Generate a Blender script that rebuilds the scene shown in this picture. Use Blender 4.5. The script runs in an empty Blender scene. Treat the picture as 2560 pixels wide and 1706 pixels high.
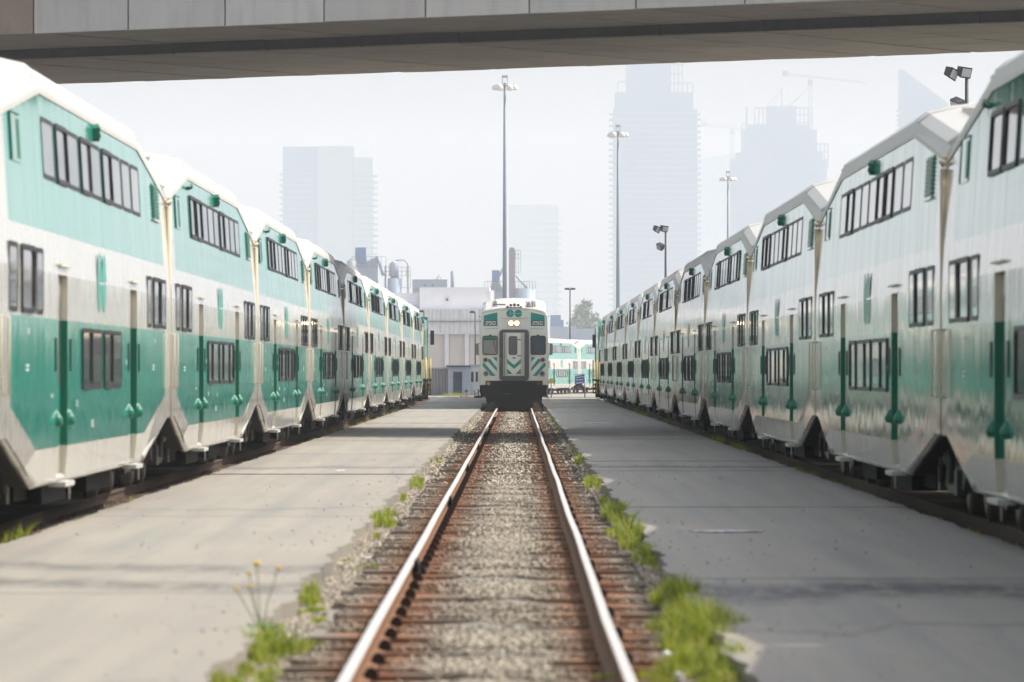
import bpy, math, random
import numpy as np
from mathutils import Vector, Matrix
R = math.radians
rnd = random.Random(7)

# ------------------------------------------------------------------ camera, sky, sun, exposure
sc = bpy.context.scene
COL = sc.collection
F = 14222.0                    # focal length in pixels of the 2560 px wide frame (200 mm lens)
EYE = 1.65
cd = bpy.data.cameras.new('camera'); cam = bpy.data.objects.new('camera', cd); COL.objects.link(cam)
cd.lens = 200.0; cd.sensor_width = 36.0; cd.clip_start = 1.0; cd.clip_end = 20000
cam.location = (0, 0, EYE)
cam.rotation_euler = (R(90) + math.atan(75 / F), 0, math.atan(15 / F))
cd.dof.use_dof = True; cd.dof.focus_distance = 246.0; cd.dof.aperture_fstop = 4.8
sc.camera = cam

SUN = Vector((3.82, 1.20, 4.87)).normalized()
sun_el = math.asin(SUN.z); sun_az = math.atan2(SUN.x, SUN.y)
w = bpy.data.worlds.new('World'); sc.world = w; w.use_nodes = True
nt = w.node_tree; nt.nodes.clear()
sky = nt.nodes.new('ShaderNodeTexSky'); sky.sky_type = 'NISHITA'; sky.sun_disc = False
sky.sun_elevation = sun_el; sky.sun_rotation = sun_az; sky.air_density = 1.2; sky.dust_density = 6.0; sky.ozone_density = 1.0
hs = nt.nodes.new('ShaderNodeHueSaturation'); hs.inputs['Saturation'].default_value = 0.35
tint = nt.nodes.new('ShaderNodeMix'); tint.data_type = 'RGBA'; tint.blend_type = 'MULTIPLY'
tint.inputs[0].default_value = 1.0; tint.inputs[7].default_value = (0.925, 0.955, 1.05, 1)
bg = nt.nodes.new('ShaderNodeBackground'); bg.inputs['Strength'].default_value = 0.118
wo = nt.nodes.new('ShaderNodeOutputWorld')
nt.links.new(sky.outputs[0], hs.inputs['Color']); nt.links.new(hs.outputs[0], tint.inputs[6])
nt.links.new(tint.outputs[2], bg.inputs['Color']); nt.links.new(bg.outputs[0], wo.inputs['Surface'])

ld = bpy.data.lights.new('sun', 'SUN'); ld.energy = 2.95; ld.angle = R(0.6); ld.color = (1.0, 0.93, 0.80)
lo = bpy.data.objects.new('sun', ld); COL.objects.link(lo)
lo.rotation_euler = SUN.to_track_quat('Z', 'Y').to_euler(); lo.location = (40, 100, 80)

vs = sc.view_settings
vs.view_transform = 'Standard'; vs.look = 'None'; vs.gamma = 1.0; vs.use_curve_mapping = False
vs.exposure = 0.82
HAZE_DENSITY = 0.00018
sc.render.engine = 'CYCLES'
cy = sc.cycles
cy.use_denoising = True; cy.max_bounces = 5; cy.diffuse_bounces = 2; cy.glossy_bounces = 3; cy.volume_bounces = 1
cy.transparent_max_bounces = 6; cy.sample_clamp_indirect = 6.0; cy.caustics_reflective = False; cy.caustics_refractive = False

# ------------------------------------------------------------------ node helpers
def srgb(r, g, b):
    f = lambda c: (c / 255 / 12.92) if c / 255 <= 0.04045 else ((c / 255 + 0.055) / 1.055) ** 2.4
    return (f(r), f(g), f(b))

class NB:
    def __init__(s, name):
        s.m = bpy.data.materials.new(name); s.m.use_nodes = True
        s.t = s.m.node_tree; s.t.nodes.clear()
        s.out = s.t.nodes.new('ShaderNodeOutputMaterial')
        s.p = s.t.nodes.new('ShaderNodeBsdfPrincipled')
        s.t.links.new(s.p.outputs[0], s.out.inputs[0])
    def n(s, typ, **kw):
        nd = s.t.nodes.new(typ)
        for k, v in kw.items(): setattr(nd, k, v)
        return nd
    def l(s, a, b): s.t.links.new(a, b)
    def setin(s, sock, v):
        if hasattr(v, 'is_output') or isinstance(v, bpy.types.NodeSocket): s.l(v, sock)
        else:
            if sock.type == 'RGBA' and not isinstance(v, (int, float)) and len(v) == 3: v = (*v, 1)
            sock.default_value = v
    def obj(s): return s.n('ShaderNodeTexCoord').outputs['Object']
    def pos(s): return s.n('ShaderNodeNewGeometry').outputs['Position']
    def xyz(s, v):
        x = s.n('ShaderNodeSeparateXYZ'); s.l(v, x.inputs[0]); return x.outputs
    def mapping(s, v, scale):
        m = s.n('ShaderNodeMapping'); s.l(v, m.inputs[0]); m.inputs['Scale'].default_value = scale; return m.outputs[0]
    def noise(s, v, scale=1.0, detail=3.0, rough=0.55):
        t = s.n('ShaderNodeTexNoise'); s.l(v, t.inputs['Vector'])
        t.inputs['Scale'].default_value = scale; t.inputs['Detail'].default_value = detail; t.inputs['Roughness'].default_value = rough
        return t.outputs['Fac']
    def rng(s, v, a, b, c=0.0, d=1.0):
        m = s.n('ShaderNodeMapRange'); s.setin(m.inputs[0], v)
        for i, k in enumerate((a, b, c, d)): m.inputs[1 + i].default_value = k
        return m.outputs[0]
    def math(s, op, a, b=0.0, c=0.0):
        m = s.n('ShaderNodeMath', operation=op); s.setin(m.inputs[0], a); s.setin(m.inputs[1], b); s.setin(m.inputs[2], c); return m.outputs[0]
    def mix(s, f, a, b, mode='MIX'):
        m = s.n('ShaderNodeMix', data_type='RGBA', blend_type=mode)
        s.setin(m.inputs[0], f); s.setin(m.inputs[6], a); s.setin(m.inputs[7], b); return m.outputs[2]
    def bump(s, h, strength=0.3, dist=0.01):
        b = s.n('ShaderNodeBump'); s.l(h, b.inputs['Height']); b.inputs['Strength'].default_value = strength; b.inputs['Distance'].default_value = dist
        s.l(b.outputs[0], s.p.inputs['Normal'])
    def done(s, color=None, rough=None, metal=None):
        if color is not None: s.setin(s.p.inputs['Base Color'], color)
        if rough is not None: s.setin(s.p.inputs['Roughness'], rough)
        if metal is not None: s.setin(s.p.inputs['Metallic'], metal)
        return s.m

def simple(name, col, rough=0.6, metal=0.0, var=0.12, scale=3.0):
    b = NB(name); n = b.noise(b.obj(), scale, 4)
    lo = tuple(c * (1 - var) for c in col); hi = tuple(min(1, c * (1 + var)) for c in col)
    return b.done(b.mix(n, lo, hi), rough, metal)

def paint(name, col, rivets=False, rough=0.035, seed=0.0):
    """gloss enamel on slightly wavy sheet metal, with dirt"""
    b = NB(name); o = b.obj(); x, y, z = b.xyz(o)
    oi = b.n('ShaderNodeObjectInfo').outputs['Random']
    off = b.n('ShaderNodeCombineXYZ'); b.l(b.math('MULTIPLY', oi, 173.0), off.inputs[1]); off.inputs[2].default_value = seed
    ad = b.n('ShaderNodeVectorMath', operation='ADD'); b.l(o, ad.inputs[0]); b.l(off.outputs[0], ad.inputs[1]); v = ad.outputs[0]
    st = b.noise(b.mapping(v, (0.2, 5.0, 0.25)), 1.0, 3, 0.6)
    dirt = b.noise(b.mapping(v, (1, 1.6, 0.45)), 1.3, 5, 0.65)
    c = b.mix(b.rng(st, 0.35, 0.75), tuple(k * 0.965 for k in col), tuple(min(1, k * 1.03) for k in col))
    c = b.mix(b.rng(dirt, 0.55, 0.9, 0.0, 0.28), c, (0.34, 0.31, 0.26))
    low = b.math('MULTIPLY', b.rng(z, 0.45, 1.3, 1.0, 0.0), b.rng(dirt, 0.3, 0.7))
    c = b.mix(b.math('MULTIPLY', low, 0.45), c, (0.20, 0.17, 0.14))
    if rivets:
        fy = b.math('ABSOLUTE', b.math('SUBTRACT', b.math('FRACT', b.math('DIVIDE', y, 0.83)), 0.5))
        fz = b.math('ABSOLUTE', b.math('SUBTRACT', b.math('FRACT', b.math('DIVIDE', z, 0.13)), 0.5))
        dots = b.math('MULTIPLY', b.math('LESS_THAN', fy, 0.045), b.math('LESS_THAN', fz, 0.16))
        s1 = b.math('LESS_THAN', b.math('ABSOLUTE', b.math('SUBTRACT', z, 3.40)), 0.010)
        s2 = b.math('LESS_THAN', b.math('ABSOLUTE', b.math('SUBTRACT', z, 3.12)), 0.007)
        s3 = b.math('LESS_THAN', b.math('ABSOLUTE', b.math('SUBTRACT', b.math('FRACT', b.math('DIVIDE', z, 0.31)), 0.5)), 0.02)
        s3 = b.math('MULTIPLY', s3, b.math('LESS_THAN', z, 2.1))
        k = b.math('MINIMUM', b.math('ADD', b.math('ADD', dots, s1), b.math('ADD', s2, s3)), 1.0)
        c = b.mix(b.math('MULTIPLY', k, 0.9), c, tuple(q * 0.18 for q in col))
    n1 = b.math('SUBTRACT', b.noise(b.mapping(v, (0.2, 3.2, 0.35)), 1.0, 3, 0.6), 0.5)
    n2 = b.math('SUBTRACT', b.noise(b.mapping(v, (0.2, 0.6, 0.5)), 1.0, 1), 0.5)
    g = b.n('ShaderNodeNewGeometry').outputs['Normal']
    cv = b.n('ShaderNodeCombineXYZ'); b.l(b.math('MULTIPLY', n1, 0.11), cv.inputs[2]); b.l(b.math('MULTIPLY', n2, 0.012), cv.inputs[1])
    a2 = b.n('ShaderNodeVectorMath', operation='ADD'); b.l(g, a2.inputs[0]); b.l(cv.outputs[0], a2.inputs[1])
    nm = b.n('ShaderNodeVectorMath', operation='NORMALIZE'); b.l(a2.outputs[0], nm.inputs[0])
    b.l(nm.outputs[0], b.p.inputs['Normal'])
    b.p.inputs['IOR'].default_value = 1.47
    st2 = b.noise(b.mapping(v, (0.2, 7.0, 0.18)), 1.0, 4, 0.65)
    return b.done(c, b.math('ADD', b.rng(dirt, 0.3, 0.8, rough, rough + 0.08), b.rng(st2, 0.46, 0.72, 0.0, 0.12)))

def emit(name, col, strength):
    b = NB(name); b.p.inputs['Emission Color'].default_value = (*col, 1); b.p.inputs['Emission Strength'].default_value = strength
    return b.done(col, 0.3)

GREEN = (0.028, 0.285, 0.215); CREAM = (0.53, 0.51, 0.455)
M = {}
M['green'] = paint('green enamel', GREEN); M['cream'] = paint('cream enamel', CREAM)
M['green_riv'] = paint('green enamel riveted', GREEN, True); M['cream_riv'] = paint('cream enamel riveted', CREAM, True)
M['roofwhite'] = simple('roof white', (0.50, 0.485, 0.445), 0.45, 0, 0.08, 1.2)
M['trimgreen'] = simple('trim green', (0.004, 0.15, 0.085), 0.35)
M['trimcream'] = simple('trim cream', (0.62, 0.57, 0.45), 0.4)
M['pipe'] = simple('tan pipe', (0.52, 0.43, 0.30), 0.75)
M['rubber'] = simple('window rubber', (0.02, 0.018, 0.02), 0.5)
b = NB('tinted glass'); b.p.inputs['IOR'].default_value = 1.5
n = b.math('SUBTRACT', b.noise(b.mapping(b.obj(), (1, 0.8, 0.5)), 2.0, 2), 0.5)
gi = b.n('ShaderNodeObjectInfo').outputs['Random']; gc = b.mix(n, (0.05, 0.05, 0.052), (0.075, 0.073, 0.072))
M['glass'] = b.done(b.mix(b.math('POWER', gi, 3.0), gc, (0.16, 0.155, 0.15)), 0.035)
M['black'] = simple('underframe black', (0.011, 0.010, 0.010), 0.75, 0, 0.4, 5); M['black'].node_tree.nodes['Principled BSDF'].inputs['Specular IOR Level'].default_value = 0.12
M['wheel'] = simple('wheel steel', (0.11, 0.09, 0.075), 0.45, 0.4); M['bogie'] = simple('bogie iron', (0.040, 0.036, 0.033), 0.5, 0.2, 0.5, 6)
M['mid'] = simple('grey metal', (0.22, 0.22, 0.23), 0.5)
M['lightgrey'] = simple('light grey metal', (0.45, 0.46, 0.47), 0.5)
M['polegrey'] = simple('galvanised pole', (0.24, 0.29, 0.34), 0.6)
M['darkpole'] = simple('dark pole', (0.035, 0.035, 0.045), 0.6)
M['white'] = simple('white paint', (0.80, 0.79, 0.76), 0.5, 0, 0.05)
M['logo'] = simple('logo teal', (0.10, 0.36, 0.30), 0.35, 0, 0.25, 2.5)
M['yellow'] = simple('yellow paint', (0.75, 0.46, 0.04), 0.5)
M['red'] = simple('red lens', (0.22, 0.015, 0.015), 0.2)
M['amber'] = simple('amber lens', (0.55, 0.27, 0.05), 0.3)
M['frameblue'] = simple('vestibule frame', (0.075, 0.07, 0.085), 0.55)
M['glasscab'] = simple('windshield showing cab interior', (0.30, 0.275, 0.25), 0.08, 0, 0.3, 2.0); M['glassslate'] = simple('slate windshield', (0.06, 0.085, 0.10), 0.05, 0, 0.3, 2.0)
M['headlamp'] = emit('lit headlamp', (1.0, 0.74, 0.45), 24.0)
M['teal'] = simple('bright teal', (0.002, 0.27, 0.215), 0.35, 0, 0.05)
M['cabcream'] = simple('lightened cab front cream', (0.80, 0.77, 0.68), 0.3, 0, 0.04); M['headglow'] = emit('headlamp reflector glow', (1.0, 0.45, 0.14), 0.9)  # body cream lightened for the front alone, to brighten that shaded face
M['blue'] = simple('sign blue', (0.02, 0.13, 0.42), 0.5)
M['paper'] = simple('paper', (0.8, 0.8, 0.78), 0.8); M['stencil'] = simple('stencil white', (0.50, 0.54, 0.52), 0.6)

# ------------------------------------------------------------------ mesh helpers
class MB:
    def __init__(s): s.v = []; s.f = []; s.m = []; s.sm = []
    def poly(s, pts, mat=0, smooth=False):
        k = len(s.v); s.v += [tuple(p) for p in pts]; s.f.append(tuple(range(k, k + len(pts)))); s.m.append(mat); s.sm.append(smooth); return s
    def box(s, x0, x1, y0, y1, z0, z1, mat=0):
        k = len(s.v)
        s.v += [(x0,y0,z0),(x1,y0,z0),(x1,y1,z0),(x0,y1,z0),(x0,y0,z1),(x1,y0,z1),(x1,y1,z1),(x0,y1,z1)]
        for q in ((0,3,2,1),(4,5,6,7),(0,1,5,4),(1,2,6,5),(2,3,7,6),(3,0,4,7)):
            s.f.append(tuple(k + i for i in q)); s.m.append(mat); s.sm.append(False)
        return s
    def prism(s, pts, axis, a, b, mat=0):
        """2-D outline pts extruded from a to b along axis; pts given in the other two axes in xyz order"""
        def P(p, t):
            return {'x': (t, p[0], p[1]), 'y': (p[0], t, p[1]), 'z': (p[0], p[1], t)}[axis]
        n = len(pts); A = [P(p, a) for p in pts]; B = [P(p, b) for p in pts]
        s.poly(A[::-1], mat); s.poly(B, mat)
        for i in range(n): s.poly((A[i], A[(i+1) % n], B[(i+1) % n], B[i]), mat)
        return s
    def tube(s, pts, r, n=8, mat=0, cap=True, smooth=True):
        pts = [Vector(p) for p in pts]; rs = r if isinstance(r, (list, tuple)) else [r] * len(pts)
        k = len(s.v); prev = None
        for i, p in enumerate(pts):
            d = (pts[min(i+1, len(pts)-1)] - pts[max(i-1, 0)]).normalized()
            if prev is None:
                u = d.orthogonal().normalized()
            else:
                u = (prev - d * prev.dot(d)).normalized()
            prev = u; q = d.cross(u)
            for j in range(n):
                a = 2 * math.pi * j / n
                s.v.append(tuple(p + (u * math.cos(a) + q * math.sin(a)) * rs[i]))
        for i in range(len(pts) - 1):
            for j in range(n):
                j2 = (j + 1) % n
                s.f.append((k + i*n + j, k + i*n + j2, k + (i+1)*n + j2, k + (i+1)*n + j)); s.m.append(mat); s.sm.append(smooth)
        if cap:
            s.f.append(tuple(k + j for j in range(n))[::-1]); s.m.append(mat); s.sm.append(False)
            e = k + (len(pts)-1)*n; s.f.append(tuple(e + j for j in range(n))); s.m.append(mat); s.sm.append(False)
        return s
    def lathe(s, prof, c=(0,0,0), n=12, mat=0, axis='z'):
        """profile of (radius, height) turned about an axis through c"""
        k = len(s.v)
        for r, h in prof:
            for j in range(n):
                a = 2 * math.pi * j / n; p, q = r * math.cos(a), r * math.sin(a)
                t = {'z': (p, q, h), 'y': (p, h, q), 'x': (h, p, q)}[axis]
                s.v.append((c[0]+t[0], c[1]+t[1], c[2]+t[2]))
        for i in range(len(prof)-1):
            for j in range(n):
                j2 = (j+1) % n
                s.f.append((k+i*n+j, k+i*n+j2, k+(i+1)*n+j2, k+(i+1)*n+j)); s.m.append(mat); s.sm.append(True)
        s.f.append(tuple(k+j for j in range(n))[::-1]); s.m.append(mat); s.sm.append(False)
        e = k+(len(prof)-1)*n; s.f.append(tuple(e+j for j in range(n))); s.m.append(mat); s.sm.append(False)
        return s
    def mesh(s, name, mats):
        me = bpy.data.meshes.new(name); me.from_pydata(s.v, [], s.f)
        for m in (mats if isinstance(mats, (list, tuple)) else [mats]): me.materials.append(M[m] if isinstance(m, str) else m)
        me.polygons.foreach_set('material_index', s.m); me.polygons.foreach_set('use_smooth', s.sm)
        me.update(); return me

def link(name, me, parent=None, loc=(0,0,0), rot=(0,0,0), scale=None):
    o = bpy.data.objects.new(name, me); COL.objects.link(o); o.parent = parent
    o.location = loc; o.rotation_euler = rot
    if scale: o.scale = scale
    return o
def tag(o, label=None, cat=None, group=None, kind=None):
    if label: o['label'] = label
    if cat: o['category'] = cat
    if group: o['group'] = group
    if kind: o['kind'] = kind
    return o
def thing(name, label, cat, loc=(0,0,0), rz=0.0, group=None):
    o = bpy.data.objects.new(name, None); COL.objects.link(o); o.location = loc; o.rotation_euler = (0,0,rz)
    o.empty_display_size = 0.2
    return tag(o, label, cat, group)
def at(px, py, d):
    """point at distance d whose picture position (2560 px frame) is px, py"""
    return Vector(((px - 1295) / F * d, d, EYE - (py - 928) / F * d))
def rrect(w, h, r, k=3):
    pts = []
    for cx, cz, a0 in ((w/2-r, h-r, 0), (-w/2+r, h-r, 90), (-w/2+r, r, 180), (w/2-r, r, 270)):
        for i in range(k+1):
            a = R(a0 + 90*i/k); pts.append((cx + r*math.cos(a), cz + r*math.sin(a)))
    return pts

# ------------------------------------------------------------------ ground
b = NB('yard dirt'); p = b.pos(); n = b.noise(p, 0.5, 6); n2 = b.noise(p, 9.0, 4)
c = b.mix(n, (0.16, 0.14, 0.12), (0.34, 0.31, 0.27)); M['dirt'] = b.done(b.mix(b.rng(n2, 0.3, 0.7, 0, 0.5), c, (0.25, 0.23, 0.2)), 0.9)
g = MB(); g.poly([(-6000,-400,-0.5),(6000,-400,-0.5),(6000,9000,-0.5),(-6000,9000,-0.5)])
tag(link('ground', g.mesh('ground', 'dirt')), 'bare grey brown ground reaching to the skyline', kind='structure')

# ballast bed under the tracks, sagging between the pavements
def ballast_mat():
    b = NB('ballast'); p = b.pos(); x, y, z = b.xyz(p)
    n = b.noise(p, 22.0, 4, 0.7); n2 = b.noise(p, 2.2, 4)
    grey = b.mix(n, (0.10, 0.09, 0.078), (0.36, 0.33, 0.28))
    rust = b.mix(n, (0.07, 0.032, 0.018), (0.30, 0.14, 0.07))
    dx = None
    for rx in (-0.92, 0.58, -5.49, -6.99, 5.30, 6.80):
        t = b.math('ABSOLUTE', b.math('SUBTRACT', x, rx)); dx = t if dx is None else b.math('MINIMUM', dx, t)
    k = b.math('ADD', b.rng(dx, 0.08, 0.36, 0.9, 0.0), b.math('MULTIPLY', b.math('SUBTRACT', n2, 0.58), 0.8))
    c = b.mix(b.rng(k, 0.0, 0.7, 0.0, 0.9), grey, rust)
    dark = b.rng(b.math('ABSOLUTE', x), 4.9, 5.4, 0.0, 0.75)  # shade under the coaches mixed into the bed colour
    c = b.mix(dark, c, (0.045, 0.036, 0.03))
    b.bump(n, 0.8, 0.03)
    return b.done(c, 0.92)
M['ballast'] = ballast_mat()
b = NB('loose stone'); ri = b.n('ShaderNodeNewGeometry').outputs['Random Per Island']; x, y, z = b.xyz(b.pos())
dx = b.math('MINIMUM', b.math('ABSOLUTE', b.math('SUBTRACT', x, -0.92)), b.math('ABSOLUTE', b.math('SUBTRACT', x, 0.58)))
c = b.mix(b.math('POWER', ri, 1.3), (0.13, 0.105, 0.08), (0.60, 0.52, 0.41))
M['stone'] = b.done(b.mix(b.rng(dx, 0.08, 0.40, 0.75, 0.0), c, (0.20, 0.085, 0.04)), 0.9)
nx, ny = 120, 360
xs = np.linspace(-9.5, 9.5, nx); ys = np.concatenate([np.linspace(8, 120, 230), np.linspace(121, 352, ny-230)])
rg = np.random.default_rng(3)
X, Y = np.meshgrid(xs, ys)
Z = -0.195 + rg.normal(0, 0.006, X.shape) + 0.012*np.sin(X*3+Y*0.7)
Z += 0.045*np.exp(-((X+0.17)/0.30)**2)
Z[(np.abs(X+0.17) > 0.45) & (np.abs(X+0.17) < 1.38)] -= 0.03
Z[np.abs(X+0.17) > 1.38] += 0.07
Z[X > 4.75] -= 0.10
V = np.stack([X, Y, Z], -1).reshape(-1, 3)
idx = np.arange(nx*len(ys)).reshape(len(ys), nx)
Fq = np.stack([idx[:-1,:-1], idx[:-1,1:], idx[1:,1:], idx[1:,:-1]], -1).reshape(-1, 4)
def np_mesh(name, V, Fc, mat, mats=None, mi=None):
    me = bpy.data.meshes.new(name); k = Fc.shape[1]
    me.vertices.add(len(V)); me.vertices.foreach_set('co', np.ascontiguousarray(V, dtype=np.float32).ravel())
    me.loops.add(Fc.size); me.loops.foreach_set('vertex_index', np.ascontiguousarray(Fc, dtype=np.int32).ravel())
    me.polygons.add(len(Fc)); me.polygons.foreach_set('loop_start', np.arange(0, Fc.size, k, dtype=np.int32))
    for m in (mats or [mat]): me.materials.append(M[m])
    if mi is not None: me.polygons.foreach_set('material_index', np.ascontiguousarray(mi, dtype=np.int32))
    me.update(calc_edges=True); return me
tag(link('ballast_ground', np_mesh('ballast_ground', V, Fq, 'ballast')), 'rust stained gravel track bed across the yard', kind='structure')

# concrete pavements
def concrete_mat():
    b = NB('pavement concrete'); p = b.pos(); x, y, z = b.xyz(p)
    n = b.noise(b.mapping(p, (1, 0.16, 1)), 0.9, 5); n2 = b.noise(p, 14.0, 4, 0.7); n3 = b.noise(b.mapping(p, (2.2, 0.05, 1)), 1.3, 3)
    c = b.mix(n, (0.228, 0.198, 0.160), (0.345, 0.306, 0.252))
    c = b.mix(b.rng(n3, 0.42, 0.72, 0, 0.7), c, (0.19, 0.183, 0.17))
    c = b.mix(b.rng(n2, 0.62, 0.8, 0, 0.55), c, (0.14, 0.13, 0.115))
    si = b.n('ShaderNodeObjectInfo').outputs['Random']; c = b.mix(b.math('MULTIPLY', si, 0.22), c, (0.17, 0.155, 0.135))
    # cracked, crumbled bands and one wider dark band lying across the slabs
    wob = b.math('MULTIPLY', b.math('SUBTRACT', b.noise(b.mapping(p, (0.55, 0.02, 1)), 1.0, 4), 0.5), 7.0)
    brk = b.noise(b.mapping(p, (1.6, 0.35, 1)), 2.4, 8, 0.78)
    mask = None
    for yy, half, s_, sel in ((42.8, 2.4, 0.95, 'r'), (43.0, 1.0, 1.0, 'r'), (98.0, 1.6, 0.8, 'r'), (36.6, 0.35, 0.45, 'r'), (148, 5.0, 0.45, 'r'), (47.6, 1.3, 0.55, 'l'), (43.9, 1.3, 0.6, 'l'), (97, 1.6, 0.55, 'l'), (68, 0.7, 0.3, 'l')):
        t = b.math('ABSOLUTE', b.math('SUBTRACT', b.math('ADD', y, wob), yy))
        q = b.math('MULTIPLY', b.rng(t, half * 0.25, half, s_, 0.0), b.rng(brk, 0.37, 0.52))
        q = b.math('MULTIPLY', q, b.math('GREATER_THAN', x, 0.0) if sel == 'r' else b.math('LESS_THAN', x, 0.0))
        mask = q if mask is None else b.math('MAXIMUM', mask, q)
    c = b.mix(mask, c, (0.055, 0.05, 0.048))
    # spilled oil spots and dirty edges
    spots = b.noise(p, 1.7, 2); c = b.mix(b.rng(spots, 0.66, 0.72, 0, 0.45), c, (0.10, 0.095, 0.09))
    b.bump(n2, 0.25, 0.004)
    return b.done(c, b.rng(n, 0.3, 0.7, 0.62, 0.8))
M['concrete'] = concrete_mat()
def pavement(name, label, x0, x1, seed, cuts):
    root = tag(bpy.data.objects.new(name, None), label, kind='structure'); COL.objects.link(root)
    rr = random.Random(seed); y = 9.0; k = 0
    while y < 351:
        L = rr.uniform(9.5, 14.0); y1 = min(y + L, 352)
        mb = MB(); n = 40 if y < 130 else 12
        e0 = [cuts(y + (y1-y)*i/n, 0) for i in range(n+1)]; e1 = [cuts(y + (y1-y)*i/n, 1) for i in range(n+1)]
        dz = rr.uniform(-0.006, 0.006); tl = rr.uniform(-0.004, 0.004)
        top = lambda i, x: (x, y + 0.005 + (y1-y-0.010)*i/n, dz + tl*(i/n-0.5))
        for i in range(n):
            a, b_, c_, d_ = top(i, x0+e0[i]), top(i, x1+e1[i]), top(i+1, x1+e1[i+1]), top(i+1, x0+e0[i+1])
            mb.poly((a, b_, c_, d_))
            for p, q in ((d_, a), (b_, c_)): mb.poly((p, q, (q[0], q[1], -0.3), (p[0], p[1], -0.3)))
        a, b_ = top(0, x0+e0[0]), top(0, x1+e1[0]); mb.poly((a, (a[0],a[1],-0.3), (b_[0],b_[1],-0.3), b_))
        a, b_ = top(n, x0+e0[n]), top(n, x1+e1[n]); mb.poly((b_, (b_[0],b_[1],-0.3), (a[0],a[1],-0.3), a))
        link('slab', mb.mesh('slab', 'concrete'), root); y = y1; k += 1
    return root
wav = lambda y, s: 0.035*math.sin(y*0.9+s*2) + 0.025*math.sin(y*2.3+s) + 0.02*math.sin(y*5.3+s*5)
pavement('pavement', 'sunlit beige concrete strip beside the sunlit train', -4.93, -1.66, 1, lambda y, s: wav(y, s) * (1.0 if s else 0.6))
pavement('pavement', 'shaded grey concrete strip beside the shaded train', 1.26, 4.70, 2, lambda y, s: wav(y, s+3) * (1.0 if not s else 0.6))

# ------------------------------------------------------------------ tracks
b = NB('rail rust'); n = b.noise(b.obj(), 9.0, 5)
M['rust'] = b.done(b.mix(n, (0.12, 0.05, 0.02), (0.27, 0.13, 0.056)), 0.8)
M['rustdark'] = simple('shaded rail rust', (0.075, 0.040, 0.024), 0.85)  # rail rust darkened to carry the shade beneath the coaches
M['railtop'] = simple('polished rail head', (0.74, 0.70, 0.65), 0.42, 0.7, 0.10, 4)
def tie_mat():
    b = NB('tie timber'); p = b.pos(); x, y, z = b.xyz(p)
    n = b.noise(b.mapping(p, (1.2, 26, 8)), 1.0, 4, 0.7); n2 = b.noise(p, 1.6, 4)
    oi = b.n('ShaderNodeObjectInfo').outputs['Random']
    c = b.mix(n, (0.055, 0.038, 0.027), (0.30, 0.225, 0.165)); c = b.mix(b.math('MULTIPLY', oi, 0.75), c, (0.23, 0.195, 0.16))
    dx = None
    for rx in (-0.92, 0.58, -5.49, 5.30):
        t = b.math('ABSOLUTE', b.math('SUBTRACT', x, rx)); dx = t if dx is None else b.math('MINIMUM', dx, t)
    k = b.math('ADD', b.rng(dx, 0.08, 0.40, 0.9, 0.0), b.math('MULTIPLY', b.math('SUBTRACT', n2, 0.58), 0.8))
    c = b.mix(b.rng(k, 0.0, 0.6, 0.0, 0.85), c, b.mix(n, (0.11, 0.042, 0.019), (0.43, 0.185, 0.080)))
    b.bump(n, 0.6, 0.01)
    return b.done(c, 0.9)
M['tie'] = tie_mat()
M['anchoriron'] = simple('anchor iron', (0.025, 0.014, 0.010), 0.8)
tie_meshes = []
for k in range(8):
    mb = MB(); n = 6; z0, z1 = -0.16, 0.0; hw = 0.112
    for i in range(n):
        xa, xb = -1.28 + 2.56*i/n, -1.28 + 2.56*(i+1)/n
        j = lambda t: 0.012*math.sin(t*5+k*1.7)
        A = [(xa,-hw+j(xa),z0),(xa,hw+j(xa+9),z0),(xa,hw-0.01+j(xa+9),z1),(xa,-hw+0.01+j(xa),z1)]
        B = [(xb,-hw+j(xb),z0),(xb,hw+j(xb+9),z0),(xb,hw-0.01+j(xb+9),z1),(xb,-hw+0.01+j(xb),z1)]
        for q in range(4): mb.poly((A[q], B[q], B[(q+1)%4], A[(q+1)%4]))
        if i == 0: mb.poly(A)
        if i == n-1: mb.poly(B[::-1])
    tie_meshes.append(mb.mesh('tie', 'tie'))
anchor = MB().prism([(-0.04,0),(0.04,0),(0.045,0.035),(0.025,0.065),(0.0,0.075),(-0.025,0.065),(-0.045,0.035)], 'y', -0.035, 0.035).mesh('rail_anchor', 'anchoriron')
jointm = MB().prism([(-0.02,-0.09),(0.035,-0.09),(0.035,-0.02),(0.022,0.03),(-0.02,0.03)], 'y', -0.45, 0.45).mesh('joint_bar', 'black')
plate = MB().box(-0.16, 0.16, -0.09, 0.09, 0, 0.018).mesh('tie_plate', 'rust')
TIE = 0.565
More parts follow.
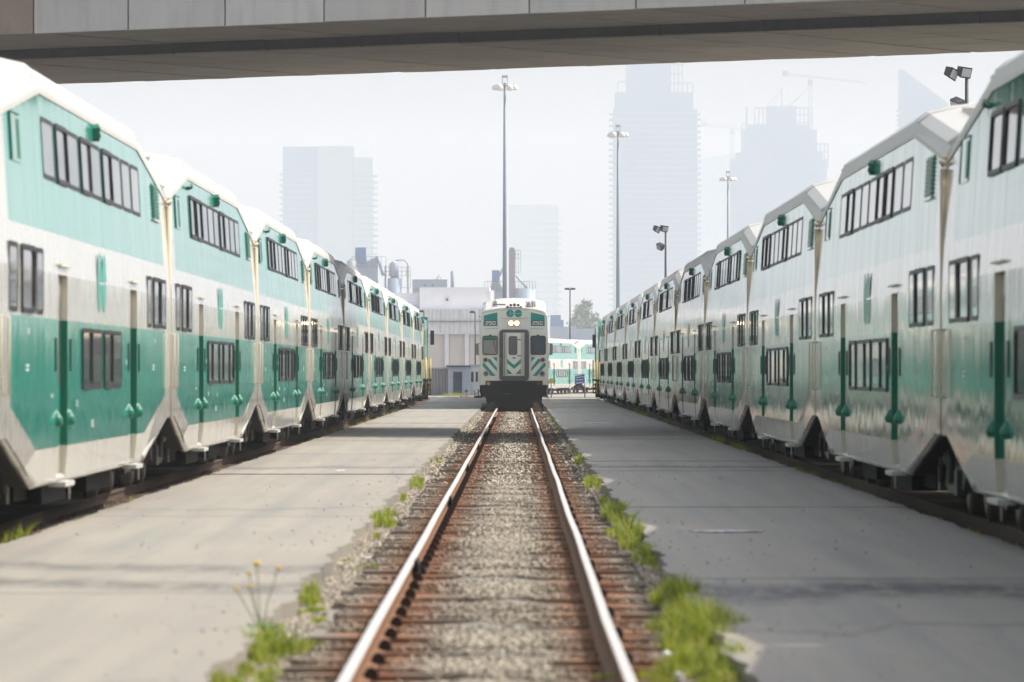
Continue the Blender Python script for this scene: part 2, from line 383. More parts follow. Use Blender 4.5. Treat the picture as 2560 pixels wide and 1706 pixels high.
def rail(parent, x, y0, y1, top, amp, seed, rust='rust'):
    mb = MB(); prof = [(-0.07,-0.172),(0.07,-0.172),(0.07,-0.155),(0.012,-0.135),(0.012,-0.045),(0.034,-0.038),(0.034,-0.008),(0.027,0.0),(-0.027,0.0),(-0.034,-0.008),(-0.034,-0.038),(-0.012,-0.045),(-0.012,-0.135),(-0.07,-0.155)]
    rr = random.Random(seed); ys = []; y = y0
    while y < y1: ys.append(y); y += 4.0 if y < 130 else 8.0
    ys.append(y1); ph = rr.uniform(0, 6)
    cx = [amp*(math.sin(q*0.21+ph)+0.6*math.sin(q*0.083+ph*2)+0.5*math.sin(q*0.47)) for q in ys]
    cz = [amp*0.4*math.sin(q*0.17+ph) for q in ys]; n = len(prof)
    for q, c, d in zip(ys, cx, cz): mb.v += [(x+c+p[0], q, top+d+p[1]) for p in prof]
    for i in range(len(ys)-1):
        for j in range(n):
            j2 = (j+1) % n; mb.f.append((i*n+j, i*n+j2, (i+1)*n+j2, (i+1)*n+j)); mb.m.append(1 if j in (6, 7) else 0); mb.sm.append(False)
    mb.f.append(tuple(range(n))); mb.m.append(0); mb.sm.append(False)
    return link('rail', mb.mesh('rail', [rust, 'railtop' if rust == 'rust' else rust]), parent)
RT = 0.03; RTR = -0.03
def track(label, xc, amp, ties, anchors, joints, seed, group='tracks of the yard', RT=RT):
    dz_ = RT-0.03
    t = thing('railway_track', label, 'railway track', (0,0,0), 0, group); rr = random.Random(seed)
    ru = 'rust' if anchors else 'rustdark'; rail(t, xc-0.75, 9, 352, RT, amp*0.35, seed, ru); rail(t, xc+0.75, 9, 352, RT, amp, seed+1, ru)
    y, n = ties
    pl = MB()
    for i in range(n):
        yy = y + i*TIE + rr.uniform(-0.04, 0.04); z = -0.142 + dz_ + rr.uniform(-0.034, 0.016)
        link('tie', tie_meshes[rr.randrange(8)], t, (xc + rr.uniform(-0.06, 0.06), yy, z), (rr.uniform(-0.02,0.02), rr.uniform(-0.006,0.006), rr.uniform(-0.028,0.028)), (rr.uniform(0.90,1.05), rr.uniform(0.75,1.25), 1))
    far = MB(); k = int((346 - (y + n*TIE)) / TIE)
    for i in range(k):
        yy = y + (n+i)*TIE; dx = rr.uniform(-0.06, 0.06); far.box(xc-1.28+dx, xc+1.28+dx, yy-0.11, yy+0.11, -0.42, -0.142+dz_+rr.uniform(-0.018,0.012))
    tag(link('far_ties', far.mesh('far_ties', 'tie'), t), kind='stuff')
    for i in range(anchors):
        yy = y + 3*i*TIE + 0.14
        link('rail_anchor', anchor, t, (xc-0.75+0.075, yy, RT-0.155)); 
        if i % 2 == 0: link('rail_anchor', anchor, t, (xc+0.75+0.075, yy, RT-0.155))
    for q in joints:
        link('joint_bar', jointm, t, (xc-0.75+0.035, q, RT-0.035)); link('joint_bar', jointm, t, (xc+0.75+0.035, q+6.3, RT-0.035))
    return t
track('rusty empty track with polished rails running up to the cab car', -0.17, 0.006, (27.5, 300), 110, (49, 73.6, 99, 126, 151, 176, 201), 11)
track('rusty dark track under the sunlit row of coaches', -6.24, 0.004, (50, 140), 0, (), 21)
track('dark track under the shaded row of coaches', 6.05, 0.004, (50, 140), 0, (), 31, RT=RTR)

# loose stones over the centre track bed
def stones(name, label, n, x0, x1, y0, y1, size, zf, mat, seed, xw=None, bias=1.0):
    g = np.random.default_rng(seed)
    u = g.random(n) ** bias
    y = y0 + (y1-y0)*u; x = x0 + (x1-x0)*g.random(n)
    if xw is not None:
        keep = g.random(n) < xw(x, y); x, y = x[keep], y[keep]; n = len(x)
    s = size*g.uniform(0.45, 1.25, (n, 1))
    base = np.array([[1,0,0],[0,1,0],[-1,0,0],[0,-1,0],[0,0,0.75],[0,0,-0.7]], float)
    ang = g.random(n)*6.28; ca, sa = np.cos(ang), np.sin(ang)
    bv = base[None]*(1+g.normal(0, 0.22, (n, 6, 1)))*s[:, None, :]
    bx = bv[..., 0]*ca[:, None]-bv[..., 1]*sa[:, None]; by = bv[..., 0]*sa[:, None]+bv[..., 1]*ca[:, None]
    Vv = np.stack([bx+x[:, None], by+y[:, None], bv[..., 2]+zf(x, y)[:, None]], -1).reshape(-1, 3)
    t = np.array([[0,1,4],[1,2,4],[2,3,4],[3,0,4],[1,0,5],[2,1,5],[3,2,5],[0,3,5]])
    Ff = (t[None]+np.arange(n)[:, None, None]*6).reshape(-1, 3)
    o = link(name, np_mesh(name, Vv, Ff, mat)); return tag(o, label, kind='stuff')
wmid = lambda x, y: np.clip(0.07 + 0.10*(np.sin(y*3.7+np.sin(x*5)*1.5)*np.sin(x*4.3+y*0.9) > 0.35) + 1.0*np.exp(-((x+0.17)/0.31)**2)*(0.6+0.5*np.sin(y*1.3+np.sin(y*0.37)*3)) + 0.75*(np.abs(x+0.17) > 1.25) + 0.25*np.sin(y*2.1+x*3)*np.sin(y*0.6), 0, 1)
zmid = lambda x, y: -0.140 + 0.012*np.exp(-((x+0.17)/0.35)**2) + 0.02*(np.abs(x+0.17) > 1.3)
stones('gravel', 'loose pale gravel between and beside the rails of the empty track', 150000, -1.95, 1.5, 28, 90, 0.0165, zmid, 'stone', 5, wmid, 1.5)
stones('gravel', 'scattered far gravel on the empty track towards the cab car', 30000, -1.95, 1.5, 90, 250, 0.034, zmid, 'stone', 6, wmid, 1.2)
stones('gravel', 'dark gravel at the edge of the sunlit train', 14000, -5.5, -4.9, 50, 150, 0.03, lambda x, y: -0.11+0*x, 'ballast', 8, None, 1.5)
stones('gravel', 'dark gravel at the edge of the shaded train', 9000, 4.68, 5.3, 40, 150, 0.03, lambda x, y: -0.19+0*x, 'ballast', 9, None, 1.5)
stones('gravel', 'small grit scattered over both concrete strips', 2600, -4.8, 4.6, 28, 110, 0.011, lambda x, y: 0.006+0*x, 'ballast', 10, lambda x, y: (np.abs(x+0.2) > 1.5)*np.clip(0.15+np.exp(-((np.abs(x+0.2)-1.6)/0.35)**2), 0, 1), 1.4)

# ------------------------------------------------------------------ overpass
def overpass_mat(name, c0, c1, stain):
    b = NB(name); p = b.obj(); n = b.noise(p, 0.9, 6, 0.65); n2 = b.noise(p, 12, 4); n3 = b.noise(b.mapping(p, (1.6, 1.6, 0.3)), 1.2, 4)
    oi = b.n('ShaderNodeObjectInfo').outputs['Random']
    c = b.mix(n, c0, c1); c = b.mix(b.math('MULTIPLY', oi, 0.35), c, tuple(q*0.62 for q in c0)); c = b.mix(b.rng(n3, 0.5, 0.75, 0, stain), c, tuple(q*0.35 for q in c0))
    c = b.mix(b.rng(n2, 0.66, 0.74, 0, 0.6), c, tuple(q*0.4 for q in c0)); b.bump(n2, 0.35, 0.01)
    return b.done(c, 0.85)
M['fascia'] = overpass_mat('fascia concrete', (0.52, 0.51, 0.485), (0.70, 0.69, 0.66), 0.35)
M['fasciabrown'] = overpass_mat('stained fascia', (0.24, 0.19, 0.15), (0.36, 0.30, 0.24), 0.5)
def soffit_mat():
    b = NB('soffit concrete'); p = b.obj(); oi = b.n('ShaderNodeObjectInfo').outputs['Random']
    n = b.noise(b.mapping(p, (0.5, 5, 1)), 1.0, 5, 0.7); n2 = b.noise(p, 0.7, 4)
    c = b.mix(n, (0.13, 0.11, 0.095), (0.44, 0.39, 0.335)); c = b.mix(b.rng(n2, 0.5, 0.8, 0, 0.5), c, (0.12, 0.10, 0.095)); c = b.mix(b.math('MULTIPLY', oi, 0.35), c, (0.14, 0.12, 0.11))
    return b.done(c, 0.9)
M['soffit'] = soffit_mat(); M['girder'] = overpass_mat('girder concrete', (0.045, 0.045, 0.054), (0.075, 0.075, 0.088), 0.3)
BA = math.atan(-0.65); PB = 3.28
ov = thing('overpass', 'weathered grey concrete road overpass crossing above the rows of trains', 'overpass', (0, 149.2, 0), BA)
rr = random.Random(4); ZS = 11.05; U0 = -13.45/math.cos(BA)
for k in range(-8, 18):
    u0 = U0 + k*PB; u1 = u0 + PB; brown = k < 0
    link('fascia_panel', MB().box(u0+0.03, u1-0.03, rr.uniform(-0.012, 0.0), 0.28, ZS-0.02+rr.uniform(-.012,.012), 12.75).mesh('fascia_panel', 'fasciabrown' if brown else 'fascia'), ov)
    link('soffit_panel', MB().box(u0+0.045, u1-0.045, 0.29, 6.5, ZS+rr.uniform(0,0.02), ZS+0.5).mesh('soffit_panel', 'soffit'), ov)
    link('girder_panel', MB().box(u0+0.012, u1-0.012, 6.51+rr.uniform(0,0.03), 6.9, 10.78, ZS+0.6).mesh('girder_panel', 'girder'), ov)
    m = MB(); j = [rr.uniform(-0.12, 0.12) for _ in range(5)]
    pts = [(u0+0.045, 6.55)] + [(u1-0.045, 6.55)] + [(u1-0.045-(PB-0.09)*i/4, 18.3+j[i]) for i in range(5)]
    m.prism(pts, 'z', 10.75+rr.uniform(-0.012,0.012), 11.4)
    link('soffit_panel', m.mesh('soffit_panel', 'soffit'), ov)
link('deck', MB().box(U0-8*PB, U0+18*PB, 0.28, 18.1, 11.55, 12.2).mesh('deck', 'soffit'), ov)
link('barrier', MB().box(U0-8*PB, U0+18*PB, 17.7, 18.1, 12.2, 13.1).mesh('barrier', 'fascia'), ov)
for u in (-34, 26):
    link('pier', MB().lathe([(1.1, -0.5), (1.1, 9.6), (1.5, 10.2), (1.5, 10.74)], (u, 12.2, 0), 20).mesh('pier', 'fascia'), ov)

# ------------------------------------------------------------------ double-deck coach
LB = 25.6; PITCH = 25.9; HL = LB/2
DOORS = ((6.7, 7.9), (17.6, 18.8))
def side_x(z): return 1.5 - 0.06*max(0.0, z-2.7) - 0.25*max(0.0, 0.6-z)
B0, B1 = 4.0, 5.4
def b_(s): return 0.48 + 0.52*min(1.0, max(0.0, (B0-s)/(B0-0.65), (B1-LB+s)/(B1-0.65)))
def t_(s): e = min(s, LB-s); return 4.45 - 0.50*max(0.0, 1-e/5.4)
ROWS = [b_, lambda s: b_(s)+0.36, 2.15, 2.62, 3.03, 3.6, t_]
def rowz(j, s):
    r = ROWS[j]
    if callable(r): return r(s)
    return min(max(r, b_(s)+0.36), t_(s))
def body_mesh(name, gm, cm):
    mb = MB()
    st = sorted({0, 0.65, LB-0.65, 1.15, 2.7, B0, 5.4, LB, LB-1.15, LB-2.7, LB-B1, LB-5.4, LB/2, *[d for q in DOORS for d in q]})
    P = lambda s, z, sg=1, dx=0.0: (sg*(side_x(z)-dx), s-HL, z)
    DEP = 0.075
    for sg in (1, -1):
        for i in range(len(st)-1):
            s0, s1 = st[i], st[i+1]; mid = (s0+s1)/2
            for j in range(len(ROWS)-1):
                z = [rowz(j, s0), rowz(j, s1), rowz(j+1, s1), rowz(j+1, s0)]
                if max(abs(z[3]-z[0]), abs(z[2]-z[1])) < 1e-4: continue
                gr = (j == 1 or j >= 4) and 1.15 <= mid <= LB-1.15
                if sg > 0 and j <= 2 and any(a < mid < c for a, c in DOORS):
                    for s_, fl in ((s0, 0), (s1, 1)):      # door recess reveals
                        q = [P(s_, rowz(j, s_)), P(s_, rowz(j, s_), 1, DEP), P(s_, rowz(j+1, s_), 1, DEP), P(s_, rowz(j+1, s_))]
                        mb.poly(q if fl else q[::-1], 3 if gr else 2)
                    if j == 2: mb.poly([P(s0, 2.62), P(s1, 2.62), P(s1, 2.62, 1, DEP), P(s0, 2.62, 1, DEP)], 2)
                    continue
                q = [P(s0, z[0], sg), P(s1, z[1], sg), P(s1, z[2], sg), P(s0, z[3], sg)]
                mb.poly(q if sg > 0 else q[::-1], 0 if gr else 1)
    for s_, fl in ((0, 0), (LB, 1)):       # end walls
        y = s_-HL; e = [(1.5, 1.0), (1.5, 2.7), (side_x(3.95), 3.95), (1.3, 4.1), (0.7, 4.21), (0, 4.25), (-0.7, 4.21), (-1.3, 4.1), (-side_x(3.95), 3.95), (-1.5, 2.7), (-1.5, 1.0)]
        q = [(x, y, z) for x, z in e]; mb.poly(q if not fl else q[::-1], 2)
    for i in range(len(st)-1):             # belly
        a, c = st[i], st[i+1]; xa, xc = side_x(b_(a)), side_x(b_(c))
        mb.poly([(-xa, a-HL, b_(a)), (-xc, c-HL, b_(c)), (xc, c-HL, b_(c)), (xa, a-HL, b_(a))], 4)
    # rounded lip along the skirt and end posts
    return mb.mesh(name, [gm, cm, 'trimcream', 'trimgreen', 'black'])
def roof_mesh():
    mb = MB(); st = [0, 5.4, LB/2, LB-5.4, LB]
    def ring(s):
        t = t_(s); sx = side_x(t)
        half = [(sx+0.012, t-0.03), (sx+0.012, t+0.03), (1.37, t+0.17), (1.25, t+0.27), (0.95, t+0.34), (0.5, t+0.395), (0, t+0.41)]
        return [(x, s-HL, z) for x, z in half] + [(-x, s-HL, z) for x, z in half[-2::-1]]
    rs = [ring(s) for s in st]
    for a, c in zip(rs, rs[1:]):
        for i in range(len(a)-1): mb.poly((a[i], c[i], c[i+1], a[i+1]), 0)
    mb.poly(rs[0][::-1]); mb.poly(rs[-1])
    # raised rounded ribs at the folds, and short ones over the slope
    for s, r in ((5.4, 0.026), (LB-5.4, 0.026), (4.9, 0.035), (LB-4.9, 0.035), (0.12, 0.06), (LB-0.12, 0.06)):
        mb.tube([(x, y, z-0.02) for x, y, z in ring(s)[2:-2]], r, 8, 0)
    for e in (0, 1):                        # rows of vent caps on the sloping ends
        for i in range(9):
            s = 1.4 + i*0.32; s = LB-s if e else s; z = t_(s)+0.33
            for x in (-0.85, 0.85): mb.box(x-0.10, x+0.10, s-HL-0.05, s-HL+0.05, z, z+0.055, 0)
    return mb.mesh('roof', 'roofwhite')
def win_mesh(w, h, dep, rad=0.07, bd=0.05, one=False):
    out = rrect(w, h, rad); inn = [(p[0]*(w-2*bd)/w, bd+(p[1])*(h-2*bd)/h) for p in out]; n = len(out); mb = MB()
    for i in range(n):
        j = (i+1) % n
        A, B = out[i], out[j]; C, D = inn[i], inn[j]
        mb.poly(((dep,*A), (dep,*B), (dep,*D), (dep,*C)), 0)
        mb.poly(((-0.02,*A), (-0.02,*B), (dep,*B), (dep,*A)), 0)
        mb.poly(((dep,*C), (dep,*D), (0.001,*D), (0.001,*C)), 0)
    if one: mb.poly([(0.003,*p) for p in inn], 1)
    fr = mb.mesh('window', ['rubber', 'glass'])
    pn = MB().poly([(0.003,*p) for p in inn]).mesh('pane', 'glass')
    return fr, pn
UP = {d: win_mesh(1.46, 0.63, d) for d in (0.006, 0.024)}; UP1 = {d: win_mesh(1.46, 0.63, d, one=True)[0] for d in (0.006, 0.024)}
LW = {d: win_mesh(1.38, 0.67, d) for d in (0.006, 0.022)}; LW1 = {d: win_mesh(1.38, 0.67, d, one=True)[0] for d in (0.006, 0.022)}
MZ = {w: win_mesh(w, 0.66, dd) for w, dd in ((0.92, 0.006), (1.42, 0.022), (0.80, 0.006))}; MZ1 = {w: win_mesh(w, 0.66, dd, one=True)[0] for w, dd in ((0.92, 0.006), (1.42, 0.022), (0.80, 0.006))}
def door_mesh():
    mb = MB()
    for z0, z1, m in ((0.50, 0.84, 1), (0.84, 2.15, 0), (2.15, 2.60, 1)):
        mb.box(-0.03, 0.0, -0.295, 0.295, z0, z1, m)
    return mb.mesh('door', ['green', 'cream'])
DOORM = door_mesh(); DOORP = MB().poly([(0.008, p[0], p[1]+1.45) for p in rrect(0.36, 0.95, 0.05)]).mesh('pane', 'glass')
STEP = MB().box(-0.10, 0.075, -0.60, 0.60, 0.425, 0.475).prism([(0.50,0.27),(0.53,0.425),(0.46,0.425)], 'x', 0.02, 0.035).mesh('step', 'roofwhite')
LIP = MB().box(0.0, 0.045, -0.66, 0.66, 2.70, 2.722).mesh('door_canopy', 'trimcream')
def pod_mesh():
    mb = MB(); n = 8
    prof = [(0.005, 0.02), (0.05, 0.03), (0.068, 0.08), (0.06, 0.12), (0.03, 0.17), (0.004, 0.205)]
    for i in range(len(prof)-1):
        for j in range(n):
            a0, a1 = math.pi*(j/n-0.5), math.pi*((j+1)/n-0.5); (r0, z0), (r1, z1) = prof[i], prof[i+1]
            q = lambda r, a, z: (r*1.1*math.cos(a), r*math.sin(a), z)
            mb.poly((q(r0,a0,z0), q(r0,a1,z0), q(r1,a1,z1), q(r1,a0,z1)), 0, True)
    return mb.mesh('grab_pod', 'trimgreen')
POD = pod_mesh()
LAMP = MB().prism([(0.10*math.cos(R(60*i+30)), 0.10*math.sin(R(60*i+30))) for i in range(6)], 'x', 0, 0.08).lathe([(0.03,0.08),(0.035,0.09),(0.02,0.095)], (0,0,0.035), 8, 1, 'x').lathe([(0.03,0.08),(0.035,0.09),(0.02,0.095)], (0,0,-0.035), 8, 1, 'x').mesh('indicator_lamp', ['trimgreen', 'rubber'])
def vent_mesh():
    mb = MB().box(-0.01, 0.012, -0.55, 0.55, 0, 0.46, 1)
    for i in range(9): mb.box(0.012, 0.028, -0.50, 0.50, 0.03+i*0.047, 0.055+i*0.047, 0)
    mb.box(0.0, 0.03, -0.58, 0.58, -0.03, 0.0, 2)
    return mb.mesh('louvre', ['trimgreen', 'trimgreen', 'cream'])
VENT = vent_mesh()
VENT2 = MB().box(-0.01, 0.01, -0.5, 0.5, 0, 0.46, 0).box(0.0, 0.016, 0.2, 0.44, 0.04, 0.42, 1).box(0, 0.02, -0.5, 0.5, 0.46, 0.475, 1).box(0, 0.02, -0.515, -0.5, 0, 0.46, 1).mesh('louvre', ['green', 'trimgreen'])
def clip_half(poly, a, b, c):
    out = []
    for i in range(len(poly)):
        p, q = poly[i], poly[(i+1) % len(poly)]; dp, dq = a*p[0]+b*p[1]-c, a*q[0]+b*q[1]-c
        if dp >= 0: out.append(p)
        if dp*dq < 0: t = dp/(dp-dq); out.append((p[0]+t*(q[0]-p[0]), p[1]+t*(q[1]-p[1])))
    return out
def logo_polys(r):
    g = 0.04*r; o = []
    circ = lambda cx: [(cx+r*math.cos(2*math.pi*i/36), r*math.sin(2*math.pi*i/36)) for i in range(36)]
    L = circ(-1.05*r); Rr = circ(1.05*r)
    o.append(clip_half(L, -1, 0, 1.05*r+g)); rt = clip_half(L, 1, 0, -1.05*r+g)
    o.append(clip_half(rt, 0, 1, g)); o.append(clip_half(rt, 0, -1, g))
    o.append(clip_half(Rr, 0, 1, g)); o.append(clip_half(Rr, 0, -1, g))
    return [q for q in o if len(q) > 2]
lm = MB()
for q in logo_polys(0.34): lm.poly([(0.005, y, z) for y, z in q])
LOGO = lm.mesh('logo', 'logo')
HAND = MB().tube([(0,-0.12,0),(0.07,-0.12,0),(0.07,-0.12,-0.72),(0,-0.12,-0.72)], 0.016, 6).mesh('handrail', 'trimcream')
POSTP = MB().tube([(0,0,1.05),(0,0,3.86)], 0.045, 8).mesh('end_post', 'pipe')
BRK = MB().tube([(0.05,-0.35,3.9),(0.10,0,3.94),(0.05,0.35,3.9)], 0.022, 6).tube([(-0.35,-0.3,3.98),(0.05,-0.1,3.95)], 0.02, 6).tube([(-0.2,0.25,4.0),(0.08,0.05,3.97)], 0.02, 6).tube([(0.0,0.0,3.84),(0.0,0.0,4.0)], 0.03, 6).tube([(-0.35,0.0,4.12),(-0.12,0.0,4.18),(0.02,0,4.0)], 0.018, 6).mesh('cable_bracket', 'pipe')
BUMP = MB()
for sgn in (1, -1):
    n = 8; e = [(0, 1.0), (5.0, 0.48)]
    BUMP.tube([(1.44, s-HL, b_(s)+0.035) for s in ((0.05, 0.65, 2.3, B0) if sgn < 0 else (LB-0.05, LB-0.65, LB-3.0, LB-B1))], 0.06, 8)
BUMP.tube([(1.43, -HL+B0, 0.50), (1.43, HL-B1, 0.50)], 0.045, 8)
SKLIP = BUMP.mesh('skirt_lip', 'cream')
def stickers_mesh(seed):
    rr = random.Random(seed); mb = MB()
    for s, z, w_, h_ in ((3.1, 1.98, .28, .10), (3.0, 1.62, .40, .14), (5.9, 1.35, .30, .07), (8.6, 1.75, .22, .10), (9.2, 1.24, .26, .12), (11.8, 1.22, .24, .12), (11.4, 1.0, .42, .15), (16.9, 1.7, .2, .1), (22.0, 1.63, .38, .15), (22.3, 1.98, .2, .1)):
        if rr.random() < 0.15: continue
        x = side_x(z)+0.004; y = s-HL
        k = rr.choice((2, 3, 4)); h_ *= 0.6
        for i in range(k): mb.poly([(x, y-w_/2, z+i*h_/k), (x, y+w_/2*rr.uniform(.5,1), z+i*h_/k), (x, y+w_/2*rr.uniform(.5,1), z+(i+.55)*h_/k), (x, y-w_/2, z+(i+.55)*h_/k)])
    return mb.mesh('stencil_marks', 'stencil')
STK = [stickers_mesh(i) for i in range(3)]
def bogie_meshes():
    fr = MB()
    for sg in (1, -1):
        x = sg*1.05
        fr.prism([(-1.9,0.50),(-1.6,0.36),(-0.9,0.36),(-0.5,0.30),(0.5,0.30),(0.9,0.36),(1.6,0.36),(1.9,0.50),(1.6,0.62),(0.8,0.62),(0.5,0.74),(-0.5,0.74),(-0.8,0.62),(-1.6,0.62)], 'x', x-0.08, x+0.08)
        for y in (-1.25, 1.25): fr.box(x+sg*0.08-0.06, x+sg*0.08+0.06, y-0.17, y+0.17, 0.30, 0.58)
        for y in (-0.35, 0.35): fr.lathe([(0.13, 0.62), (0.16, 0.7), (0.13, 0.78), (0.16, 0.86), (0.13, 0.94)], (x+sg*0.06, y, 0), 10)
        fr.tube([(x+sg*0.14, -0.75, 0.42), (x+sg*0.14, -0.55, 0.98)], 0.045, 6); fr.tube([(x+sg*0.14, 0.75, 0.42), (x+sg*0.14, 0.6, 0.98)], 0.045, 6)
    fr.box(-1.0, 1.0, -0.35, 0.35, 0.45, 0.95); fr.box(-1.0, 1.0, -1.7, -1.5, 0.4, 0.6); fr.box(-1.0, 1.0, 1.5, 1.7, 0.4, 0.6)
    for y in (-1.25, 1.25): fr.tube([(-0.8, y, 0.42), (0.8, y, 0.42)], 0.08, 8)
    wh = MB().lathe([(0.12, 0.0), (0.12, -0.05), (0.36, -0.045), (0.38, -0.02), (0.42, -0.02), (0.42, 0.09), (0.46, 0.10), (0.46, 0.135), (0.2, 0.13)], (0,0,0), 20, 0, 'x')
    return fr.mesh('bogie', 'bogie'), wh.mesh('wheel', 'wheel')
BOG, WHEEL = bogie_meshes()
UND = MB()
UND.box(-1.1, 1.1, -6.8, 6.8, 0.28, 0.47); UND.box(-1.25, 1.25, -5.2, -2.0, 0.22, 0.40); UND.box(-1.25, 1.25, 1.0, 4.8, 0.22, 0.40)
for sg in (1, -1): UND.box(-0.12, 0.12, sg*(HL-1.0), sg*(HL+0.18), 0.72, 0.95); UND.box(-1.2, 1.2, sg*(HL-0.9)-0.15, sg*(HL-0.9)+0.15, 0.80, 1.02)
UNDM = UND.mesh('underframe', 'black')
VEST = MB().prism([(-1.34,1.15),(1.34,1.15),(1.34,3.7),(1.1,3.95),(-1.1,3.95),(-1.34,3.7)], 'y', -0.145, 0.145).mesh('gangway', 'trimcream')
DARKSL = MB().box(0.0, 0.012, -0.05, 0.05, 0, 0.34).mesh('reflector', 'rubber')
BODY = {False: body_mesh('body', 'green', 'cream'), True: body_mesh('body', 'green_riv', 'cream_riv')}
ROOF = roof_mesh()
TILT = (0, -0.06, 0)
GRABT = MB().tube([(0.0,-0.28,0.0),(0.06,-0.24,0.02),(0.07,0,0.06),(0.06,0.24,0.02),(0.0,0.28,0.0)], 0.018, 6).mesh('roof_grab', 'trimgreen')
DRN = random.Random(99)
def coach(label, xc, ymid, rz, z=RT, rivets=False, near=True, four=False, group=None, cab=False, yaw=0.0):
    """one coach; rz = 0 shows its side to +x, pi to -x; near keeps each pane as a piece of its window"""
    t = thing('cab_car' if cab else 'double_deck_coach', label, 'cab car' if cab else 'train car', (xc, ymid, z), rz + yaw, group)
    link('body', BODY[rivets], t); link('roof', ROOF, t); link('underframe', UNDM, t); link('skirt_lip', SKLIP, t)
    L = lambda n, m, s, z_, x=None, rot=(0,0,0), par=None: link(n, m, par or t, ((side_x(z_) if x is None else x), s-HL, z_), rot)
    deep = {1, 5} if not rivets else {0, 1, 5}
    if DRN.random() < 0.5: deep = set(deep) | {DRN.randrange(9)}
    for i in range(9):
        d = 0.024 if i in deep else 0.006; s = 5.5+0.73+1.66*i
        if near: o = L('window', UP[d][0], s, 3.57, rot=TILT); link('pane', UP[d][1], o)
        else: L('window', UP1[d], s, 3.57, rot=TILT)
    k = 4 if four else 5
    for i in range(k):
        d = 0.022 if i % 2 == 0 else 0.006; s = HL+0.15+(i-(k-1)/2)*1.62
        if near: o = L('window', LW[d][0], s, 1.42); link('pane', LW[d][1], o)
        else: L('window', LW1[d], s, 1.42)
    for e in (0, 1):
        for s, w_ in ((1.46, 0.92), (3.0, 1.42), (4.42, 0.80)):
            s = LB-s if e else s
            if near: o = L('window', MZ[w_][0], s, 2.18); link('pane', MZ[w_][1], o)
            else: L('window', MZ1[w_], s, 2.18)
        s0 = DOORS[e]; mid = (s0[0]+s0[1])/2
        for q in (-1, 1):
            o = link('door', DOORM, t, (1.5-0.075, mid-HL+q*0.30, 0))
            if near: link('pane', DOORP, o, (0, 0, 0))
            link('grab_pod', POD, t, (1.495, mid-HL+q*0.82, 1.02))
            L('reflector', DARKSL, mid+q*0.95, 1.62)
        link('step', STEP, t, (1.5, mid-HL, 0)); link('door_canopy', LIP, t, (1.495, mid-HL, 0))
        L('louvre', VENT if e else VENT2, (LB-2.35) if e else 2.35, 3.62, rot=TILT)
        link('handrail', HAND, t, (1.495, (HL-0.15) if e else -(HL-0.40), 2.12))
        bo = link('bogie', BOG, t, (0, (1 if e else -1)*(HL-3.1), 0))
        for sx in (1, -1):
            for yy in (-1.25, 1.25): link('wheel', WHEEL, bo, (sx*0.80, yy, 0.42), (0, 0, 0 if sx < 0 else math.pi))
    link('end_post', POSTP, t, (1.46, HL+0.06, 0)); link('cable_bracket', BRK, t, (1.40, HL+0.10, 0))
    link('gangway', VEST, t, (0, HL+0.15, 0))
    L('indicator_lamp', LAMP, HL, 4.33, x=side_x(4.33)-0.01, rot=TILT)
    if rivets: L('roof_grab', GRABT, 5.2, 4.28, rot=TILT)
    L('logo', LOGO, HL, 2.62, x=1.5)
    tag(L('stencil_marks', STK[DRN.randrange(3)], HL, 0, x=0), kind='stuff')
    return t
ORD = ['first', 'second', 'third', 'fourth', 'fifth', 'sixth', 'seventh', 'eighth', 'ninth', 'tenth', 'eleventh', 'twelfth']
XL, XR, XC = -6.24, 6.05, -0.17
GL, GR = 'coaches of the sunlit row', 'coaches of the shaded row'
coach('unseen double-deck coach added for reflections ahead of the first in the sunlit row', XL, 25.9+PITCH/2, 0, group=GL)  # out of view, added to be mirrored in the shaded row's paint
for i in range(9):
    coach(f'green and cream double-deck coach, {ORD[i]} from the camera in the sunlit row', XL, 51.8+PITCH*(i+0.5), 0, rivets=i in (1, 2, 3, 5, 6, 7), near=i < 5, four=i == 0, group=GL)
coach('double-deck coach just ahead of the first one seen in the shaded row', XR, 9.4+PITCH/2, math.pi, z=RTR, group=GR)
for i in range(11):
    coach(f'green and cream double-deck coach, {ORD[i]} from the camera in the shaded row', XR, 35.3+PITCH*(i+0.5), math.pi, z=RTR, rivets=i in (0, 5, 8), near=i < 6, group=GR)

# ------------------------------------------------------------------ cab car and its train
YC = 247.5
cab = coach('cream cab car numbered 250 with lit headlights and green chevrons', XC, YC+HL, 0, near=False, cab=True)
for i in range(3):
    coach(f'double-deck coach coupled {ORD[i]} behind the cab car numbered 250', XC, YC+HL+PITCH*(i+1), 0, near=False, group='coaches behind the cab car')
fy = -HL
def fx(cx): return (cx-525)/281.0
def fz(cy): return (1440-cy)/281.0
def face(name, pts, depth, mat, parent=cab, y0=None):
    """flat-fronted piece on the cab face; pts in face measure, right as seen from the front is +x"""
    q = [(fx(a), fz(c)) for a, c in pts]; y1 = fy if y0 is None else y0
    return link(name, MB().prism(q, 'y', y1-depth, y1+0.01).mesh(name, mat), parent)
def rr_pts(x0, y0, x1, y1, r, k=4):
    o = []
    for cx, cy, a0 in ((x1-r, y0+r, -90), (x1-r, y1-r, 0), (x0+r, y1-r, 90), (x0+r, y0+r, 180)):
        for i in range(k+1): a = R(a0+90*i/k); o.append((cx+r*math.cos(a), cy+r*math.sin(a)))
    return o
def disc(name, cx, cy, r, depth, mat, y0=None, parent=cab, n=20):
    return face(name, [(cx+r*math.cos(2*math.pi*i/n), cy+r*math.sin(2*math.pi*i/n)) for i in range(n)], depth, mat, parent, y0)
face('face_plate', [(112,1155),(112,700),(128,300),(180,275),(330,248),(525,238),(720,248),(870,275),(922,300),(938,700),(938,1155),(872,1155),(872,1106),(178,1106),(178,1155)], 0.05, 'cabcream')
F1 = fy-0.05
